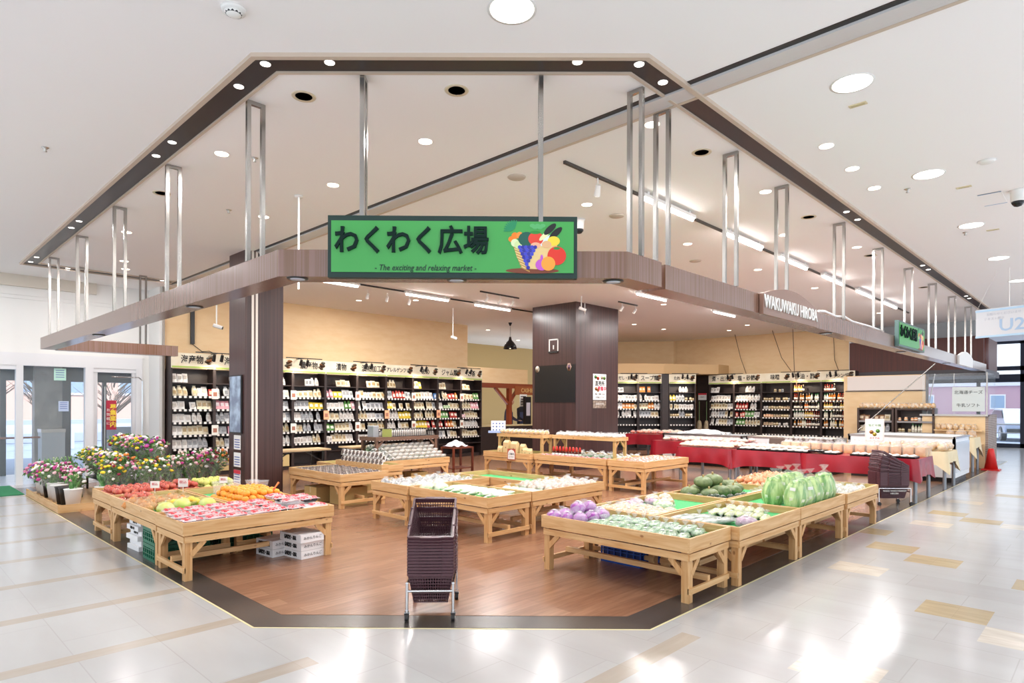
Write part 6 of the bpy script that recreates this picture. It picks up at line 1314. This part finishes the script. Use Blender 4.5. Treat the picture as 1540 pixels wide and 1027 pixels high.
# people at the till: one continuous body each
def person(label, loc, rz, top, hair, k=1.0, stoop=.12):
    t = thing('person', label, 'person', loc, rz)
    V = [(0,0,.95),(0,0,1.12),(0,.02-stoop*.3,1.3),(0,.0-stoop*.6,1.43),(0,-stoop*.9,1.52),(0,-stoop*1.1,1.6),
         (.17,-stoop*.6,1.4),(.2,-stoop*.6-.05,1.13),(.14,-.32,1.02),(.11,-.42,1.02),(-.17,-stoop*.6,1.4),(-.2,-stoop*.6-.05,1.13),(-.14,-.32,1.02),(-.11,-.42,1.02),
         (.1,0,.88),(.11,-.01,.48),(.11,.02,.08),(.11,-.13,.04),(-.1,0,.88),(-.11,-.01,.48),(-.11,.02,.08),(-.11,-.13,.04)]
    Rr = [.14,.13,.14,.12,.05,.06,.065,.048,.036,.03,.065,.048,.036,.03,.09,.06,.042,.035,.09,.06,.042,.035]
    E_ = [(0,1),(1,2),(2,3),(3,4),(4,5),(3,6),(6,7),(7,8),(8,9),(3,10),(10,11),(11,12),(12,13),(0,14),(14,15),(15,16),(16,17),(0,18),(18,19),(19,20),(20,21)]
    me = bpy.data.meshes.new('body'); me.from_pydata(V, E_, []); o = put('body', me, t)
    md = o.modifiers.new('skin', 'SKIN'); sk = me.skin_vertices[0].data if me.skin_vertices else None
    if sk is None:
        bm = __import__('bmesh').new(); bm.from_mesh(me); bm.verts.layers.skin.verify(); bm.to_mesh(me); bm.free(); sk = me.skin_vertices[0].data
    for i, r_ in enumerate(Rr): sk[i].radius = (r_*(1.35 if i < 4 else 1), r_*(.9 if i < 4 else 1)); sk[i].use_root = (i == 0)
    o.modifiers.new('sub', 'SUBSURF').levels = 2
    me.materials.append(top)
    h = part('head', G().sph((0, -stoop*1.2, 1.66), (.075, .09, .115), 16).lathe([(0, 0), (.012, .01), (.006, .03)], 6, 0, (0, -stoop*1.2-.1, 1.635)).sph((.074, -stoop*1.2+.01, 1.655), (.012, .02, .03), 8).sph((-.074, -stoop*1.2+.01, 1.655), (.012, .02, .03), 8), M('skin_tone', '#D9A88A', .5), t)
    for s in (-1, 1): part('eye', G().sph((s*.03, -stoop*1.2-.08, 1.67), (.01, .008, .007), 8), INK, h)
    part('mouth', G().sph((0, -stoop*1.2-.083, 1.61), (.02, .008, .005), 8), M('lip', '#B06A60', .5), h)
    part('hair', G().sph((0, -stoop*1.2+.022, 1.69), (.086, .095, .115), 16, 0, .03), hair, t)
    part('apron', G().grid(lambda u, v: (-.17+.34*u, -.17-.02*math.sin(PI*u), .6+.7*v), 8, 6), M('apron_cloth', '#3A3E5A', .8), t)
    for s in (-1, 1):
        for q in range(4): part('finger', G().tube((s*(.095+.012*q), -.42, 1.015), (s*(.09+.012*q), -.49-.006*(q % 3), .995), .008, .006, 6), M('skin_tone', '#D9A88A', .5), t)
        part('thumb', G().tube((s*.085, -.41, 1.02), (s*.065, -.45, 1.005), .009, .007, 6), M('skin_tone', '#D9A88A', .5), t)
person('person with brown bobbed hair and dark top working at the till', (15.72, 15.5, 0), .6, M('dark_top', '#3A3444', .8), M('brown_hair', '#5A3420', .6)); person('person in dark clothes behind the till, half hidden by the pillar', (16.45, 15.5, 0), -.3, M('black_top', '#1E1C24', .8), M('dark_hair', '#2A1C18', .6))
# things fixed to the central pillar
t = thing('blackboard', 'black poster board on the left face of the central pillar', 'board', (11.69, 10.56, 1.62), -PI/2); part('board', G().box(0, 1.28, -.012, .0, 0, .9), M('board_black', '#121114', .3), t)
t = thing('round_sticker', 'round cream sticker at the top left of the black board', 'sticker', (11.675, 10.46, 2.44), -PI/2); part('disc', G().lathe([(0, -.0), (.07, .003)], 22, sy=1.2).xf(Matrix.Rotation(PI/2, 4, 'X')), M('sticker_cream', '#EAE0CC', .5), t); text('旬', .06, M('sticker_ink', '#A89A88', .5), t, (0, -.006, 0), 0, .0005)
t = thing('emblem_sticker', 'small brown and blue emblem sticker at the top right of the black board', 'sticker', (11.675, 9.45, 2.46), -PI/2); part('shape', G().lathe([(0, 0), (.075, .003)], 6, sy=1.4).xf(Matrix.Rotation(PI/2, 4, 'X')), M('emblem_tan', '#C9A894', .5), t); part('emblem', G().lathe([(0, .003), (.045, .005)], 5, sy=1.3).xf(Matrix.Rotation(PI/2, 4, 'X')).xf(Matrix.Translation((0, 0, 0))), M('emblem_brown', '#7A5A78', .5), t)
t = thing('wall_bracket', 'white square cable frame high on the central pillar', 'bracket', (11.695, 10.1, 2.86), -PI/2); part('frame', G().box(0, .03, -.01, 0, 0, .3).box(.27, .3, -.01, 0, 0, .3).box(0, .3, -.01, 0, .27, .3), WHITE, t); part('socket', G().box(.13, .16, -.01, 0, .05, .15), WHITE, t); part('tray', G().box(0, .28, -.04, 0, -.04, 0), BLACKPL, t)
t = thing('poster', 'white recruiting poster with vegetables on the right face of the central pillar', 'poster', (12.36, 9.262, 1.68)); part('sheet', G().box(0, .54, -.006, 0, 0, .64), WHITE, t)
for x, z, c in ((.1, .56, '#5A9A48'), (.2, .53, '#D8462E'), (.36, .55, '#E0D4B8'), (.46, .54, '#7FB05A'), (.12, .27, '#C98A58'), (.2, .24, '#D9A060')): part('printed_food', G().lathe([(0, 0), (.055, .001)], 12, sy=.8).xf(Matrix.Rotation(PI/2, 4, 'X')).xf(Matrix.Translation((x, -.007, z))), M('print_'+c[1:], c, .5), t)
text('直売所', .13, INK, t, (.27, -.01, .4), 0, .0006, .002); text('募集中', .12, M('poster_red', '#C8284A', .5), t, (.36, -.01, .27), 0, .0006, .002); text('野菜・果物・お米', .05, INK, t, (.27, -.01, .14), 0, .0005); text('お気軽にどうぞ', .05, INK, t, (.27, -.01, .06), 0, .0005)
t = thing('poster', 'small dark photo card under the recruiting poster', 'poster', (12.36, 9.262, 1.48)); part('sheet', G().box(0, .54, -.006, 0, 0, .18), M('photo_brown', '#6A5648', .4, n2='#A8988A', sc=14), t); text('店長おすすめ', .055, WHITE, t, (.27, -.009, .1), 0, .0005)
t = thing('poster', 'tall seafood photo panel on the left face of the left pillar', 'poster', (4.195, 10.5, 1.1), -PI/2); part('frame', G().box(-.03, .44, -.02, 0, -.02, .92), BLACK, t); part('photo', G().box(0, .41, -.024, -.02, 0, .9), M('photo_blue', '#A8BCD0', .3, n2='#6E7C94', sc=5, contrast=(.4, .6)), t)
for k in range(3):
    t = thing('paper_notice', f'white notice sheet on the left pillar, {nth(k+1)} down under the photo panel', 'notice', (4.195, 10.38, .82-.28*k), -PI/2); part('sheet', G().box(0, .26, -.005, 0, 0, .23), WHITE, t)
    if k == 2: part('header', G().box(0, .26, -.007, -.005, .17, .23), RINK, t)
    for j in range(4): part('printed_line', G().box(.03, .23, -.007, -.005, .03+.04*j, .045+.04*j), M('notice_ink', '#5868A8', .5), t)
# wall cables
for k, (pts, lb) in enumerate((([(20.9, 9.6, 4.0), (20.9, 9.4, 3.2), (20.9, 9.2, 2.64)], 'left thin brown cable dropping before the right tan wall'), ([(20.6, 8.2, 4.0), (20.6, 7.9, 3.1), (20.6, 7.6, 2.66)], 'curved brown cable in the middle of the right tan wall'), ([(20.6, 7.55, 4.0), (20.6, 7.5, 2.66), (20.6, 7.3, 1.5)], 'thick brown cable hanging in front of the soy sauce shelves'), ([(21.4, 6.6, 4.0), (21.4, 6.55, 3.0), (21.3, 6.4, 2.64)], 'right brown cable beside the maroon soffit'))): solo('hanging_cable', G().path(pts, .01, 6), M('cable_brown', '#5A3C2C', .6), lb, 'cable')
t = thing('cable_duct', 'black cable duct on the tan wall at the left', 'cable duct', (4.95, 14.45, 2.85)); part('duct', G().box(-.04, .04, 0, .045, 0, .9), BLACK, t); part('white_cap', G().box(-.03, .03, .01, .045, .9, 1.0), WHITE, t); part('cable', G().path([(0, .02, 0), (.2, .02, -.15), (.35, .02, -.13), (.5, .02, -.2)], .008, 6), BLACK, t)
# ---------------------------------------------------------------- seen through the right-hand windows
def car(label, loc, rz, col):
    t = thing('car', label, 'car', loc, rz); prof = [(-2.1, .35), (-2.15, .8), (-1.9, 1.0), (-1.2, 1.42), (.4, 1.45), (1.1, 1.0), (2.0, .85), (2.15, .6), (2.1, .35)]
    g = G(); n = len(prof); v = [(x, -.82+(.1 if z > 1.1 else 0), z) for x, z in prof]+[(x, .82-(.1 if z > 1.1 else 0), z) for x, z in prof]
    g.add(v, [tuple(range(n)), tuple(range(2*n-1, n-1, -1))]+[(i, n+i, n+(i+1) % n, (i+1) % n) for i in range(n)]); part('body', g, col, t)
    part('window', G().add([(-1.1, -.74, 1.36), (.35, -.74, 1.38), (.95, -.8, 1.02), (-1.7, -.8, 1.02), (-1.1, .74, 1.36), (.35, .74, 1.38), (.95, .8, 1.02), (-1.7, .8, 1.02)], [(0,1,2,3), (4,7,6,5)]).xf(Matrix.Diagonal((1, 1.02, 1, 1))), M('car_glass', '#3A4450', .1), t)
    for x in (-1.35, 1.35):
        for y in (-.75, .75): w_ = part('wheel', G().tube((x, y-.1, .32), (x, y+.1, .32), .32, n=20), BLACKPL, t); part('hubcap', G().tube((x, y-.11, .32), (x, y+.11, .32), .18, n=14), ALU, w_)
    part('bumper', G().box(-2.2, -2.1, -.75, .75, .35, .55).box(2.1, 2.18, -.75, .75, .35, .55), BLACKPL, t)
car('silver car parked outside the right-hand glass front', (37.5, 3.6, 0), .3, M('car_silver', '#B9C2D2', .25, metal=.5)); car('white car parked behind the silver one outside', (44, 1.5, 0), 1.2, M('car_white', '#E6EAF2', .25))
for k, (x, y) in enumerate(((33, 2.9), (34, 5.5))):
    t = thing('steel_rail', f'{["nearer","farther"][k]} chrome barrier outside the right-hand glass front', 'guard rail', (x, y, 0), PI/2); part('rail', G().path([(-1, 0, 0), (-1, 0, .8), (1, 0, .8), (1, 0, 0)], .03), STEEL, t); part('rail', G().tube((-1, 0, .45), (1, 0, .45), .02), STEEL, t)
# nothing above is repeated by hand: clear stray template labels
for o in list(bpy.data.objects):
    if o.get('label') == 'x': bpy.data.objects.remove(o); continue
    s = o.get('label')
    if s and len(s.replace('-', ' ').split()) > 15:
        for a, b in ((', counted from the left,', ''), (' from the left in the ', ' from left, '), (' from the right in the ', ' from right, '), (' from the left on the ', ' from left, '), (' from the right on the ', ' from right, '), (' of the table behind the cracker table', ' on the table behind the crackers'), (' row of the ', ' row, '), (' of the right open rack by the kitchen', ' of the right open rack'), (' of the left open rack by the kitchen', ' of the left open rack'), (', tipped up', ''), (' from the ', ' from '), (' below the ', ' below ')):
            if len(s.replace('-', ' ').split()) > 15: s = s.replace(a, b)
        o['label'] = s
